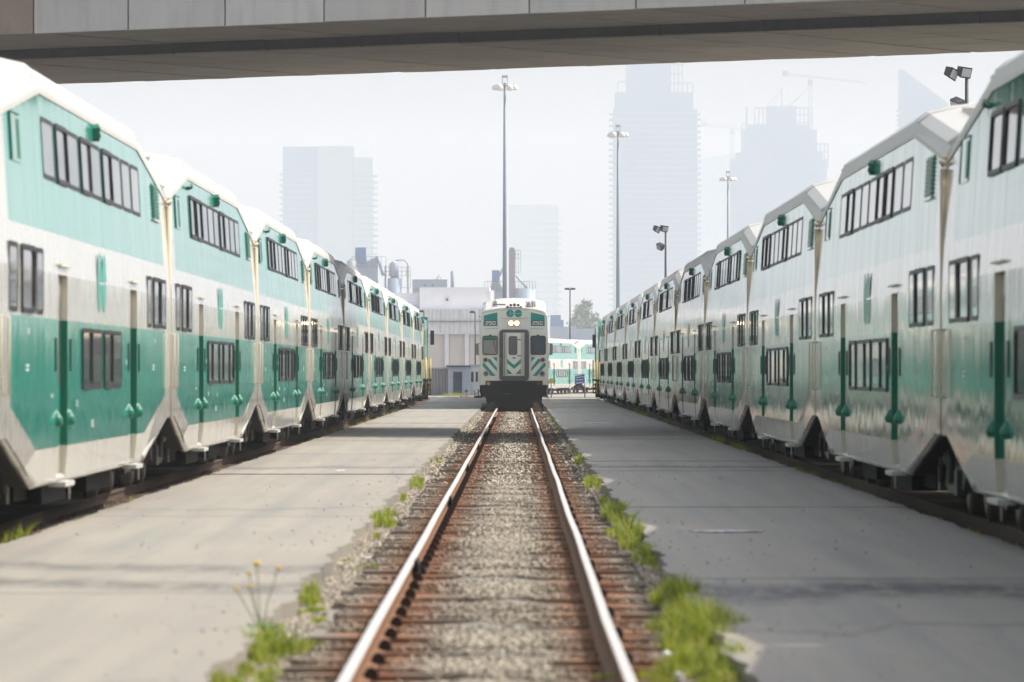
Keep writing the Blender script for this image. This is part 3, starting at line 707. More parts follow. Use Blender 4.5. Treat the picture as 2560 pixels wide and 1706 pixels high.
for sg in (1, -1):
    mx = lambda p: [(525+sg*(a-525), c) for a, c in p]
    face('corner_panel', mx([(155,305),(320,268),(320,435),(150,432)]), 0.012, 'teal', y0=F1)
    nb = face('number_box', mx([(166,364),(308,364),(308,427),(166,427)]), 0.02, 'rubber', y0=F1)
    # block digits 2 5 0
    SEG = {'2': 'abged', '5': 'afgcd', '0': 'abcdef'}
    x0 = 176 if sg > 0 else 752
    bars = {'a': (0,2,36,10), 'g': (0,20,36,28), 'd': (0,38,36,46), 'f': (0,2,9,26), 'b': (27,2,36,26), 'e': (0,22,9,46), 'c': (27,22,36,46)}
    for i, ch in enumerate('250'):
        m = MB()
        for s_ in SEG[ch]:
            a, c, d, e = bars[s_]; ox = x0+i*43; oy = 372
            dd = 0.004 if s_ in 'agd' else 0.003
            m.box(fx(ox+a), fx(ox+d), F1-0.02-dd, F1-0.015, fz(oy+e), fz(oy+c))
        link('digit', m.mesh('digit', 'white'), nb)
    wf = face('windshield_frame', mx(rr_pts(138,553,324,788,26)), 0.03, 'rubber', y0=F1)
    face('pane', mx(rr_pts(150,566,312,776,18)), 0.004, 'glasscab' if sg > 0 else 'glassslate', wf, F1-0.03)
    if sg > 0: face('sun_visor', mx([(155,572),(307,572),(307,606),(155,610)]), 0.003, 'trimgreen', wf, F1-0.034)
    link('wiper', MB().tube([(fx(525+sg*(300-525)), F1-0.05, fz(740)), (fx(525+sg*(270-525)), F1-0.05, fz(600))], 0.012, 6).mesh('wiper', 'rubber'), wf)
    face('vent_hood', mx([(222,540),(248,540),(248,556),(222,556)]), 0.06, 'rubber', y0=F1)
    for st in ([(262,815),(315,815),(315,872)], [(210,838),(228,832),(315,945),(315,988),(200,862)], [(140,888),(162,888),(300,1045),(242,1045),(214,1012),(196,985),(140,925)]):
        face('stripe', mx(st), 0.006, 'teal', y0=F1)
    disc('marker_lamp', 525+sg*(175-525), 848, 29, 0.06, 'mid', F1); disc('lens', 525+sg*(175-525), 848, 20, 0.008, 'red', F1-0.06)
    disc('ditch_lamp', 525+sg*(182-525), 1016, 39, 0.07, 'lightgrey', F1); disc('lens', 525+sg*(182-525), 1016, 26, 0.008, 'glass', F1-0.07)
    mr = face('mirror', mx([(53,650),(93,645),(95,790),(55,788)]), 0.10, 'mid', y0=fy+0.2)
    link('bracket', MB().tube([(fx(525+sg*(90-525)), fy+0.15, fz(650)), (fx(525+sg*(120-525)), fy+0.15, fz(640))], 0.015, 6).tube([(fx(525+sg*(90-525)), fy+0.15, fz(785)), (fx(525+sg*(120-525)), fy+0.15, fz(800))], 0.015, 6).mesh('bracket', 'mid'), mr)
    link('grab_iron', MB().tube([(fx(525+sg*(112-525)), fy, fz(315)), (fx(525+sg*(98-525)), fy-0.05, fz(315))], 0.015, 6).mesh('grab_iron', 'mid'), cab)
    hl = disc('headlight', 522+sg*36, 400, 38, 0.05, 'trimcream', F1); disc('reflector', 522+sg*36, 400, 34, 0.006, 'headglow', F1-0.05, hl); disc('lens', 522+sg*36, 400, 21, 0.012, 'headlamp', F1-0.05, hl)
    face('seam', mx([(165,470),(325,462),(325,466),(165,474)]), 0.004, 'mid', y0=F1)
fd = face('door_frame', rr_pts(345,478,706,1104,44), 0.09, 'frameblue', y0=F1)
F2 = F1-0.09
face('jamb', [(392,516),(652,516),(652,1046),(392,1046)], 0.004, 'trimcream', fd, F2)
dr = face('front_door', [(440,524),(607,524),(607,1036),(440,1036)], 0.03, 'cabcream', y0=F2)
F3 = F2-0.03
face('pane', rr_pts(457,557,565,790,24), 0.012, 'glass', dr, F3)
for ch in ([(498,818),(548,818),(524,842)], [(440,838),(524,912),(607,838),(607,892),(524,960),(440,890)], [(440,955),(508,1022),(440,1022)], [(607,955),(607,1022),(540,1022)]):
    face('chevron', ch, 0.005, 'teal', dr, F3)
for zc in (602, 798): face('hinge', [(566,zc-5),(610,zc-5),(610,zc+5),(566,zc+5)], 0.02, 'rubber', dr, F3)
for xx in (405, 418, 630, 645): link('gasket', MB().box(fx(xx)-0.012, fx(xx)+0.012, F2-0.03, F2-0.005, fz(1044), fz(520)).mesh('gasket', 'frameblue' if xx in (405,) else 'trimcream'), fd)
lg = MB()
for q in logo_polys(0.166): lg.prism([(x+0.005, z+fz(281)) for x, z in q], 'y', F1-0.005, F1)
link('logo', lg.mesh('logo', 'teal'), cab, (0, 0, 0))
face('brow', [(360,336),(700,336),(700,342),(360,342)], 0.03, 'cream', y0=F1)
hb = link('horn_bracket', MB().box(fx(440), fx(612), fy+0.02, fy+0.10, fz(222), fz(205)).mesh('horn_bracket', 'mid'), cab)
for cx, cy, r in ((445,200,17), (485,180,20), (530,177,22), (575,180,20), (607,203,16)):
    link('horn', MB().lathe([(r/281*0.45, 0.55), (r/281*0.55, 0.3), (r/281*0.75, 0.12), (r/281, 0.0), (r/281*0.8, 0.0), (r/281*0.3, 0.2)], (fx(cx), fy+0.02, fz(cy)), 12, 0, 'y').mesh('horn', 'trimcream'), hb)
link('bell', MB().lathe([(0.13, 4.40), (0.12, 4.46), (0.09, 4.58), (0.03, 4.66)], (fx(710), fy+0.6, 0), 12).mesh('bell', 'mid'), cab)
link('bell_frame', MB().tube([(fx(662), fy+0.6, 4.28), (fx(676), fy+0.6, 4.60), (fx(668), fy+0.6, 4.72)], 0.018, 6).tube([(fx(762), fy+0.6, 4.26), (fx(748), fy+0.6, 4.60), (fx(756), fy+0.6, 4.72)], 0.018, 6).tube([(fx(676), fy+0.6, 4.62), (fx(748), fy+0.6, 4.62)], 0.012, 6).mesh('bell_frame', 'mid'), cab)
link('antenna', MB().box(fx(262), fx(420), fy+1.4, fy+1.5, 4.50, 4.56).tube([(fx(292), fy+2, 4.5), (fx(292), fy+2, 4.74)], 0.03, 6).mesh('antenna', 'mid'), cab)
pl = link('pilot', MB().prism([(fx(a), fz(c)) for a, c in [(122,1155),(178,1155),(178,1104),(872,1104),(872,1155),(922,1155),(915,1245),(825,1368),(210,1368),(130,1250)]], 'y', fy-0.10, fy+0.4).mesh('pilot', 'black'), cab)
link('plow', MB().prism([(fx(300),0.03),(fx(735),0.03),(fx(760),0.26),(fx(285),0.26)], 'y', fy-0.05, fy+0.3).mesh('plow', 'black'), pl)
link('coupler', MB().box(-0.14, 0.14, fy-0.55, fy-0.1, 0.70, 0.98).box(-0.22, 0.22, fy-0.75, fy-0.52, 0.66, 1.0).mesh('coupler', 'black'), pl)
for cx, m in ((213, 'amber'), (827, 'red')): disc('reflector_lamp', cx, 1138, 23, 0.03, m, fy-0.10, pl)
link('hose', MB().tube([(fx(360), fy-0.13, fz(1220)), (fx(400), fy-0.2, fz(1265)), (fx(470), fy-0.2, fz(1262)), (fx(540), fy-0.15, fz(1220))], 0.025, 6).mesh('hose', 'rubber'), pl)

# ------------------------------------------------------------------ locomotives
def locomotive(label, xc, y0, rz):
    t = thing('locomotive', label, 'locomotive', (xc, y0+8.8, RT if xc < 0 else RTR), rz, 'locomotives at the far ends of the rows')
    m = MB(); m.box(-1.48, 1.48, -8.3, 4.2, 1.25, 4.25, 0); m.box(-1.5, 1.5, -8.32, 4.2, 1.25, 2.2, 1)
    link('hood', m.mesh('hood', ['green', 'cream']), t)
    c = MB().prism([(4.2,1.25),(7.4,1.25),(7.4,2.6),(6.3,2.9),(6.0,4.2),(5.7,4.45),(4.2,4.45)], 'x', -1.5, 1.5).mesh('cab', 'green'); link('cab', c, t)
    for s in (1, -1):
        link('window', MB().box(s*1.5-0.012, s*1.5+0.012, 4.6, 5.6, 3.1, 3.85).mesh('window', 'glass'), t)
        link('mirror', MB().box(s*1.72-0.1, s*1.72+0.1, 5.7, 5.78, 3.0, 3.75).mesh('mirror', 'rubber'), t)
        link('walkway', MB().box(s*1.55-0.1, s*1.55+0.1, -8.4, 8.2, 1.1, 1.2).mesh('walkway', 'black'), t)
        hr = MB()
        for e in (-8.3, -7.2, 7.2, 8.1): hr.tube([(s*1.6, e, 0.4), (s*1.6, e, 2.3)], 0.035, 6)
        hr.tube([(s*1.6, -8.3, 2.3), (s*1.6, -7.2, 2.3)], 0.035, 6); hr.tube([(s*1.6, 7.2, 2.3), (s*1.6, 8.1, 2.3)], 0.035, 6)
        link('handrail', hr.mesh('handrail', 'yellow'), t)
        st = MB()
        for q in (-7.8, 7.7):
            for z in (0.35, 0.6, 0.85): st.box(s*1.5-0.12, s*1.5+0.12, q-0.4, q+0.4, z, z+0.05)
        link('steps', st.mesh('steps', 'black'), t)
        link('number_plate', MB().box(s*1.5-0.01, s*1.5+0.012, -7.8, -6.2, 2.2, 4.2).mesh('number_plate', 'trimgreen'), t)
    link('underframe', MB().box(-1.45, 1.45, -8.4, 8.2, 0.95, 1.24).box(-1.2, 1.2, -2.6, 2.6, 0.25, 0.95).mesh('underframe', 'black'), t)
    for e in (-1, 1):
        link('plow', MB().prism([(-1.45,0.12),(1.45,0.12),(1.5,0.95),(-1.5,0.95)], 'y', e*8.45-0.15, e*8.45+0.15).mesh('plow', 'black'), t)
        link('coupler', MB().box(-0.15, 0.15, e*8.7-0.35, e*8.7+0.35, 0.65, 0.95).mesh('coupler', 'black'), t)
        bo = link('bogie', BOG, t, (0, e*5.0, 0))
        for sx in (1, -1):
            for yy in (-1.25, 1.25): link('wheel', WHEEL, bo, (sx*0.80, yy, 0.42), (0, 0, 0 if sx < 0 else math.pi))
    link('exhaust', MB().box(-0.5, 0.5, -3, -1.5, 4.25, 4.55).mesh('exhaust', 'mid'), t)
    return t
locomotive('green locomotive with yellow handrails at the far end of the sunlit row', XL, 285.2, 0)
locomotive('green locomotive with black mirror at the far end of the shaded row', XR, 320.5, math.pi)

# train crossing behind
GX, GY, yaw = 5.58, 515.0, R(-7.6)
ux, uy = math.sin(-yaw), math.cos(yaw)
for k, lab in ((-0.5, 'hazy coach of the distant crossing train, between the cab car and the blue sign'), (0.5, 'hazy coach of the distant crossing train, partly hidden by the shaded row')):
    coach(lab, GX+ux*PITCH*k-1.5*uy, GY+uy*PITCH*k+1.5*ux, 0.0, z=-0.32, near=False, group='distant crossing train', yaw=yaw)
t = thing('railway_track', 'distant track under the crossing train', 'railway track', (GX-1.5*uy, GY+1.5*ux, -0.32), yaw)
for q in (-0.75, 0.75): link('rail', MB().box(q-0.035, q+0.035, -60, 60, -0.17, 0).mesh('rail', 'rust'), t)
link('ballast_bed', MB().prism([(-2.4,-0.2),(2.4,-0.2),(1.9,-0.09),(-1.9,-0.09)], 'y', -60, 60).mesh('ballast_bed', 'dirt'), t)

# ------------------------------------------------------------------ sheds and warehouse
def wallmat(name, c, period=0.0, depth=0.0, axis=0, rough=0.7):
    b = NB(name); o = b.obj(); n = b.noise(o, 0.8, 5); v = b.xyz(o)
    col = b.mix(n, tuple(k*0.9 for k in c), tuple(min(1, k*1.08) for k in c))
    if period:
        wv = b.math('SINE', b.math('MULTIPLY', v[axis], 2*math.pi/period)); b.bump(wv, 0.9, depth)
    return b.done(col, rough)
M['beige'] = wallmat('beige panel', (0.72, 0.67, 0.62)); M['corr'] = wallmat('white corrugated sheet', (0.86, 0.86, 0.86), 0.42, 0.04)
M['blockwall'] = wallmat('white block wall', (0.86, 0.86, 0.87)); M['clap'] = wallmat('horizontal siding', (0.84, 0.84, 0.85), 0.5, 0.04, 2)
M['shedbrown'] = wallmat('brown grey corrugated', (0.36, 0.33, 0.33), 0.28, 0.04); M['booth'] = wallmat('blue grey booth', (0.42, 0.48, 0.56)); M['navy'] = simple('navy door', (0.02, 0.035, 0.075), 0.4)
M['indust'] = simple('plant steel', (0.30, 0.37, 0.47), 0.6); M['indpink'] = simple('plant stack', (0.27, 0.24, 0.28), 0.7); M['indblue'] = simple('blue bin', (0.10, 0.22, 0.42), 0.6)
GZ = -0.5
def slab_at(d, x0, x1, y0, y1, dep, mat, name, parent, dy=0.0):
    """upright block whose front stands at distance d and spans those picture columns and rows"""
    a, c = at(x0, y1, d), at(x1, y0, d)
    o = parent.location
    return link(name, MB().box(a.x-o.x, c.x-o.x, d+dy-o.y, d+dy+dep-o.y, max(a.z, GZ)-o.z, c.z-o.z).mesh(name, mat), parent)
wh = thing('warehouse', 'long white warehouse with beige lower panels behind the sheds', 'building', (-8, 560, GZ))
for i, (x0, x1) in enumerate(((900,1000), (1001,1059), (1061,1111), (1123,1161), (1173,1235), (1247,1300))):
    slab_at(560, x0, x1, 835, 1010, 30, 'beige', 'wall_panel', wh)
for x0 in (1111, 1161, 1235): slab_at(560, x0+0.5, x0+11.5, 833, 1010, 30, 'blockwall', 'pilaster', wh, -0.25)
for x0 in range(900, 1300, 50): slab_at(560, x0+.4, x0+49.6, 774, 834, 30, 'corr', 'cladding_panel', wh, -0.12)
slab_at(560, 1048, 1224, 718, 774, 22, 'blockwall', 'upper_wall', wh, 2)
slab_at(560, 1222, 1228, 726, 774, 22, 'blockwall', 'downpipe', wh, 1.8)
for x0, x1 in ((900,975), (976,1047)): slab_at(560, x0, x1, 732, 774, 20, 'clap', 'siding_panel', wh, 3)
slab_at(560, 1114, 1120, 746, 752, 0.3, 'mid', 'wall_lamp', wh, 1.7)
slab_at(560, 900, 1300, 833.5, 836, 0.3, 'blockwall', 'ledge', wh, -0.35)
slab_at(560, 900, 1300, 803, 804.5, 0.2, 'mid', 'rail_line', wh, -0.32)
sh = thing('shed', 'brown grey corrugated shed beside the end of the sunlit row', 'shed', (-6.8, 500, GZ))
slab_at(500, 1066, 1120, 923, 992, 6, 'shedbrown', 'wall', sh); slab_at(500, 1064, 1121, 919, 923, 6.4, 'lightgrey', 'roof', sh, -0.2)
bo = thing('booth', 'blue grey booth with a navy door', 'booth', (-5.2, 497, GZ))
slab_at(497, 1121, 1176, 918, 992, 5, 'booth', 'wall', bo); slab_at(497, 1115, 1176.3, 914, 918, 5.4, 'navy', 'roof', bo, -0.25)
do = slab_at(497, 1133, 1155, 930, 984, 0.1, 'navy', 'door', bo, -0.06); slab_at(497, 1142, 1154, 932, 956, 0.1, 'glass', 'door_window', bo, -0.1)
slab_at(497, 1155.5, 1156.5, 930, 984, 0.1, 'booth', 'door_trim', bo, -0.08)
ws = thing('shed', 'white shed with two narrow windows beside the cab car', 'shed', (-3.6, 499, GZ))
slab_at(499, 1176.6, 1240, 915, 992, 6, 'white', 'wall', ws); slab_at(499, 1176.4, 1241, 912, 915, 6.3, 'lightgrey', 'roof', ws, -0.15)
for x0 in (1178, 1189, 1206, 1217): slab_at(499, x0, x0+6, 930, 955, 0.08, 'glass', 'window', ws, -0.06)
M['asphalt'] = simple('asphalt', (0.07, 0.07, 0.072), 0.85)
tag(link('road', MB().poly([(-60,353,-0.486),(60,353,-0.486),(60,470,-0.486),(-60,470,-0.486)]).mesh('road', 'asphalt')), 'dark access road beyond the ends of the pavements', kind='structure')

def signpost(name, label, px, py, d, pts, mat, base=-0.45, post=True, extra=None, dy=0):
    c = at(px, py, d); t = thing(name, label, 'sign', (c.x, d, base))
    link('panel', MB().prism(pts, 'y', -0.03, 0.03).mesh('panel', mat), t, (0, -0.05, c.z-base))
    if post: link('post', MB().tube([(dy, 0.02, 0), (dy, 0.02, c.z-base+0.1)], 0.045, 6).mesh('post', 'mid'), t)
    return t
bs = signpost('sign', 'tilted blue sign with white lettering before the crossing train', 1448.5, 949, 420, [(-0.36,-0.36),(0.34,-0.28),(0.37,0.36),(-0.33,0.26)], 'blue', dy=0.40)
tx = MB()
for row, (zc, words) in enumerate(((0.17, ((-0.26, 0.08), (0.16, 0.29))), (-0.02, ((-0.28, 0.28),)), (-0.24, ((-0.28, 0.27),)))):
    for a, c in words:
        x = a; rl = random.Random(row*7+int(a*100))
        while x < c:
            ww = rl.uniform(0.025, 0.05); z0 = zc+x*0.13; hh = 0.045
            tx.box(x, min(x+ww, c), -0.09, -0.08, z0-hh, z0+hh*rl.choice((1, 1, 0.3))); x += ww+0.006
link('lettering', tx.mesh('lettering', 'white'), bs, (0, 0, at(1448.5, 949, 420).z+0.45))
link('top_bar', MB().box(-0.45, 0.42, -0.06, 0.06, 0.34, 0.39).mesh('top_bar', 'mid'), bs, (0, 0, at(1448.5, 949, 420).z+0.45))
signpost('sign', 'round yellow sign on a thin post beside the cab car', 1378, 952.5, 420, [(0.2*math.cos(R(22.5*i)), 0.2*math.sin(R(22.5*i))) for i in range(16)], 'yellow')
signpost('sign', 'green diamond sign low in front of the booth', 1166, 978, 440, [(-0.16,0),(0,-0.16),(0.16,0),(0,0.16)], 'trimgreen')
sw = thing('switch_stand', 'small black and green switch stand beside the cab car', 'switch stand', (at(1196, 0, 350).x, 349, 0))
link('base', MB().box(-0.25, 0.25, -0.2, 0.2, 0, 0.12).mesh('base', 'black'), sw)
link('mast', MB().tube([(0, 0, 0.1), (0, 0, 0.55)], 0.04, 6).tube([(-0.2, 0, 0.1), (-0.25, 0, 0.5)], 0.02, 6).tube([(-0.25,0,0.3),(0,0,0.3)],0.02,6).mesh('mast', 'mid'), sw)
link('target', MB().prism([(-0.09,0),(0,-0.09),(0.09,0),(0,0.09)], 'y', -0.02, 0.02).mesh('target', 'trimgreen'), sw, (0.12, -0.05, 0.42))

# ------------------------------------------------------------------ lamp masts
def high_mast(label, px, d, top=30.0, lean=0.0):
    c = at(px, 928, d); t = thing('light_mast', label, 'light mast', (c.x, d, GZ), 0, 'high light masts')
    H = top-GZ+EYE
    link('pole', MB().tube([(lean, 0, 0), (lean*0.5, 0, H*0.5), (0, 0, H)], [0.32, 0.22, 0.13], 10).mesh('pole', 'polegrey'), t)
    link('crown_ring', MB().tube([(1.0*math.cos(R(30*i)), 1.0*math.sin(R(30*i)), H-0.25) for i in range(13)], 0.05, 6).tube([(-1.0,0,H-0.25),(1.0,0,H-0.25)], 0.05, 6).tube([(0,-1.0,H-0.25),(0,1.0,H-0.25)], 0.05, 6).mesh('crown_ring', 'lightgrey'), t)
    link('winch_head', MB().box(-0.32, 0.32, -0.25, 0.25, H+0.55, H+0.8).box(-0.3, -0.22, -0.2, 0.2, H-0.2, H+0.55).box(0.22, 0.3, -0.2, 0.2, H-0.2, H+0.55).mesh('winch_head', 'lightgrey'), t)
    lamp = MB().lathe([(0.16, 0.0), (0.3, -0.12), (0.36, -0.45), (0.3, -0.55), (0.1, -0.58)], (0,0,0), 10).mesh('lamp', 'white')
    for i in range(6): link('lamp', lamp, t, (1.05*math.cos(R(60*i)), 1.05*math.sin(R(60*i)), H-0.22))
    return t
high_mast('tallest high light mast, rising straight above the cab car', 1262, 612, 31.0, 0.0)
high_mast('high light mast in front of the broad hazy tower', 1545, 735, 31.0)
high_mast('smallest high light mast, beside the crane tower above the shaded row', 1820, 905, 31.0)
def flood_pole(label, px, d, top):
    c = at(px, 928, d); t = thing('floodlight_pole', label, 'floodlight', (c.x, d, GZ), 0, 'floodlight poles behind the shaded row'); H = top-GZ+EYE
    link('pole', MB().tube([(0,0,0),(0,0,H)], [0.11, 0.07], 8).mesh('pole', 'darkpole'), t)
    fl = MB().prism([(-0.15,-0.22),(0.15,-0.16),(0.2,0.18),(-0.15,0.22)], 'x', -0.24, 0.24).box(-0.2, 0.2, -0.17, -0.15, -0.16, 0.16, 1).mesh('floodlight', ['darkpole', 'lightgrey'])
    link('floodlight', fl, t, (-0.10, -0.1, H-0.18), (0.25, 0.1, 0.5)); link('floodlight', fl, t, (-0.62, -0.1, H-0.24), (0.3, 0.3, 0.9))
    link('floodlight', fl, t, (-0.38, -0.1, H-1.45), (0.5, 0.35, -0.8))
    link('arm', MB().tube([(0,0,H-0.1),(-0.7,-0.05,H-0.1)], 0.04, 6).tube([(0,0,H-1.4),(-0.4,-0.05,H-1.4)], 0.04, 6).mesh('arm', 'darkpole'), t)
flood_pole('dark pole with floodlights rising beside the wedge-topped tower', 2417, 225, 12.0); flood_pole('small dark floodlight pole before the broad hazy tower', 1664, 400, 10.2)
def lamp_post(label, px, py, d, sgn=0, r=0.06):
    c = at(px, py, d); t = thing('street_lamp', label, 'street lamp', (c.x, d, GZ)); H = c.z-GZ
    link('pole', MB().tube([(0,0,0),(0,0,H)], [r*1.3, r], 8).mesh('pole', 'darkpole'), t)
    for s in ((-1, 1) if sgn == 0 else (sgn,)): link('lamp_head', MB().prism([(s*0.05,-0.10),(s*0.55,-0.06),(s*0.5,0.10),(s*0.05,0.12)], 'y', -0.15, 0.15).mesh('lamp_head', 'darkpole'), t, (0, 0, H))
lamp_post('dark street lamp with two heads behind the crossing train', 1425, 723, 560)
lamp_post('slim street lamp against the beige warehouse panels', 1188, 781, 545, -1)
lamp_post('street lamp just above the locomotive of the sunlit row', 1060, 779, 545, -1)

# ------------------------------------------------------------------ cement plant
D1 = 1500.0; S1 = D1/F
def plant(name, label, px, d=D1): c = at(px, 928, d); return thing(name, label, name.replace('_', ' '), (c.x, d, GZ), 0, 'cement plant')
def rel(t, px, py, dy=0.0): v = at(px, py, t.location.y); return (v.x-t.location.x, dy, v.z-t.location.z)
def rails(t, x0, x1, y0, y1, dy, n, rows=3, r=0.09):
    m = MB()
    for i in range(n+1):
        a = rel(t, x0+(x1-x0)*i/n, y1, dy); c = rel(t, x0+(x1-x0)*i/n, y0, dy); m.tube([a, c], r, 4)
    for j in range(rows):
        yy = y0+(y1-y0)*j/max(1, rows-1); m.tube([rel(t, x0, yy, dy), rel(t, x1, yy, dy)], r, 4)
    link('railing', m.mesh('railing', 'mid'), t)
def blk(t, x0, x1, y0, y1, dep, mat, name, dy=0.0):
    a = rel(t, x0, y1); c = rel(t, x1, y0); return link(name, MB().box(a[0], c[0], dy, dy+dep, max(0, a[2]), c[2]).mesh(name, mat), t)
def cyl(t, px, w_, y0, y1, mat, name, cone=0.0, dy=0.0):
    a = rel(t, px, y1, dy); c = rel(t, px, y0, dy); r = w_/2*S1*t.location.y/D1
    pr = [(r, max(0, a[2])), (r, c[2])] + ([(r*0.3, c[2]+cone*S1), (r*0.12, c[2]+cone*S1*1.1)] if cone else [])
    return link(name, MB().lathe(pr, (a[0], dy, 0), 18).mesh(name, mat), t)
t = plant('hopper_tower', 'plant tower with square blue bin and grey hopper', 905)
blk(t, 888, 915, 619, 660, 1.2, 'indblue', 'bin'); blk(t, 893, 913, 660, 740, 1.2, 'indust', 'leg_frame', 0.1)
link('hopper', MB().prism([rel(t, 912, 656)[::2], rel(t, 945, 640)[::2], rel(t, 944, 700)[::2], rel(t, 912, 700)[::2]], 'y', 0.5, 3).mesh('hopper', 'indust'), t)
blk(t, 912, 945, 700, 990, 2, 'indust', 'column', 0.6)
link('chute', MB().tube([rel(t, 943, 640, 0.2), rel(t, 958, 690, 0.2)], 0.4, 8).mesh('chute', 'indust'), t)
cyl(t, 879, 26, 655, 700, 'lightgrey', 'tank', 8); rails(t, 880, 965, 642, 668, -0.3, 7, 2)
blk(t, 868, 892, 690, 990, 2, 'lightgrey', 'column', 2.0)
t = plant('silo', 'pale storage silo with cone top and bent pipe', 985)
cyl(t, 985, 23, 660, 690, 'indust', 'vessel', 7); cyl(t, 987, 36, 696, 990, 'indust', 'drum', 0.0, 0.4); blk(t, 976, 997, 690, 697, 1.0, 'indust', 'skirt', 0.2)
link('pipe', MB().tube([rel(t, 989, 652), rel(t, 1002, 650), rel(t, 1012, 652), rel(t, 1019, 660), rel(t, 1020, 700)], 0.19, 8).mesh('pipe', 'indust'), t)
blk(t, 1017, 1022, 665, 735, 0.3, 'lightgrey', 'leg', -0.2); blk(t, 962, 966, 665, 735, 0.3, 'indust', 'leg', -0.2); rails(t, 962, 1026, 668, 690, -0.6, 6, 3); rails(t, 962, 1026, 690, 720, -0.5, 3, 2)
t = plant('plant_building', 'low grey plant block with short stack and bent frame', 1075)
blk(t, 1031, 1118, 699, 722, 4, 'indust', 'wall'); blk(t, 1031, 1132, 719, 990, 4, 'indust', 'lower_wall', 0.5); cyl(t, 1131, 9, 680, 722, 'indust', 'stack', 3); link('frame', MB().tube([rel(t, 1091, 699), rel(t, 1097, 688), rel(t, 1103, 698)], 0.14, 6).mesh('frame', 'indust'), t)
for x0 in (1060, 1080): blk(t, x0, x0+4, 711, 715, 0.1, 'darkpole', 'window', -0.06)
t = plant('plant_stack', 'tall pinkish plant stack beside the light mast', 1280)
a = rel(t, 1280, 930); link('stack', MB().prism([rel(t, 1272, 990)[::2], rel(t, 1288, 990)[::2], rel(t, 1288, 626)[::2], rel(t, 1284, 619)[::2], rel(t, 1275, 619)[::2], rel(t, 1272, 626)[::2]], 'y', 0, 0.8).mesh('stack', 'indpink'), t)
rails(t, 1289, 1302, 626, 646, 0.2, 2, 3, 0.08); rails(t, 1290, 1301, 646, 682, 0.2, 2, 2, 0.07)
t = plant('hopper_tower', 'plant tower with small blue bin above the cab car', 1242)
blk(t, 1230, 1249, 676, 705, 1.2, 'indblue', 'bin'); link('hopper', MB().prism([rel(t, 1226, 725)[::2], rel(t, 1258, 725)[::2], rel(t, 1248, 705)[::2], rel(t, 1230, 705)[::2]], 'y', 0, 1.6).mesh('hopper', 'indust'), t)
blk(t, 1236, 1262, 722, 990, 2, 'indust', 'column', 0.3); rails(t, 1212, 1258, 704, 726, -0.3, 6, 2); link('chute', MB().tube([rel(t, 1249, 690, 0), rel(t, 1258, 670, 0)], 0.3, 8).mesh('chute', 'indust'), t)
t = plant('storage_tank', 'round grey storage tank with railing above the cab car', 1316)
cyl(t, 1313, 50, 722, 990, 'indust', 'tank'); rails(t, 1289, 1338, 704, 722, -1.5, 7, 2); link('conveyor', MB().tube([rel(t, 1290, 690, -0.8), rel(t, 1318, 722, -0.8)], 0.3, 6).tube([rel(t, 1306, 706, -0.8), rel(t, 1316, 722, -0.8)], 0.24, 6).mesh('conveyor', 'indust'), t)

# low hazy buildings and trees
def low_building(label, d, rects, mat):
    c = at(rects[0][0], 928, d); t = thing('building', label, 'building', (c.x, d, GZ))
    for i, (x0, x1, y0) in enumerate(rects): blk(t, x0, x1, y0, 1000, 14, mat, 'wall', 1.0*i)
    return t
low_building('dark blue grey block behind the street lamp', 1900, ((1376, 1402, 788), (1402.3, 1409, 800)), 'indblue'); low_building('pale grey low block behind the crossing train', 1800, ((1377, 1441, 817), (1441.3, 1500, 822)), 'indust')
M['leaf'] = simple('leaf', (0.12, 0.17, 0.09), 0.7, 0, 0.3); M['bark'] = simple('bark', (0.10, 0.08, 0.06), 0.9)
def tree(label, px, d, h, wd, seed):
    g = np.random.default_rng(seed); c = at(px, 928, d); t = thing('tree', label, 'tree', (c.x, d, GZ), 0, 'hazy trees by the shaded row')
    br = MB().tube([(0,0,0),(0.1,0,h*0.5),(0,0,h*0.9)], [0.5, 0.35, 0.08], 8)
    for i in range(6):
        a = g.random()*6.28; z0 = h*(0.3+0.08*i); br.tube([(0.05,0,z0),(wd*0.35*math.cos(a), wd*0.35*math.sin(a), z0+h*0.14)], [0.1, 0.03], 5)
    link('trunk', br.mesh('trunk', 'bark'), t)
    n = 9000; cl = g.normal(0, 1, (26, 3))*np.array([wd*0.24, wd*0.24, h*0.19])+np.array([0,0,h*0.62])
    pc = cl[g.integers(0, 26, n)]+g.normal(0, 1, (n, 3))*wd*0.12
    d1 = g.normal(0, 0.06*wd, (n, 3)); d2 = g.normal(0, 0.06*wd, (n, 3))
    Vv = np.stack([pc, pc+d1, pc+d1+d2, pc+d2], 1).reshape(-1, 3); link('crown', np_mesh('crown', Vv, np.arange(4*n).reshape(-1, 4), 'leaf'), t)
tree('hazy pointed tree beside the street lamp', 1446, 2000, 21.3, 7.0, 1); tree('tallest hazy tree above the crossing train', 1464, 2010, 23.5, 7.0, 2); tree('broad hazy tree nearest the shaded row', 1487, 1990, 19.5, 8.0, 3)

# ------------------------------------------------------------------ towers and cranes on the skyline
DT = 5400.0
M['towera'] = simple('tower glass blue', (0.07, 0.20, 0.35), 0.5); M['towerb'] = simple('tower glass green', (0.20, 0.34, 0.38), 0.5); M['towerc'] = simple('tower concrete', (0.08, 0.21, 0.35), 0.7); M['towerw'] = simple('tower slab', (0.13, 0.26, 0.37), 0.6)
def tower(label, px, d): return thing('tower', label, 'tower', (at(px, 928, d).x, d, GZ), 0, 'hazy towers on the skyline')
def floors(t, x0, x1, y0, y1, over, dep, dy=0.0, step=15.0, name='balcony', front=-0.4):
    y = y0; a = rel(t, x0-over, y1); c = rel(t, x1+over, y0); k = step*t.location.y/F
    me = MB().box(a[0], c[0], front, dy+dep, -0.45*k*0.24, 0.45*k*0.24).mesh(name, 'towerw')
    while y < y1: link(name, me, t, (0, 0, rel(t, x0, y)[2])); y += step
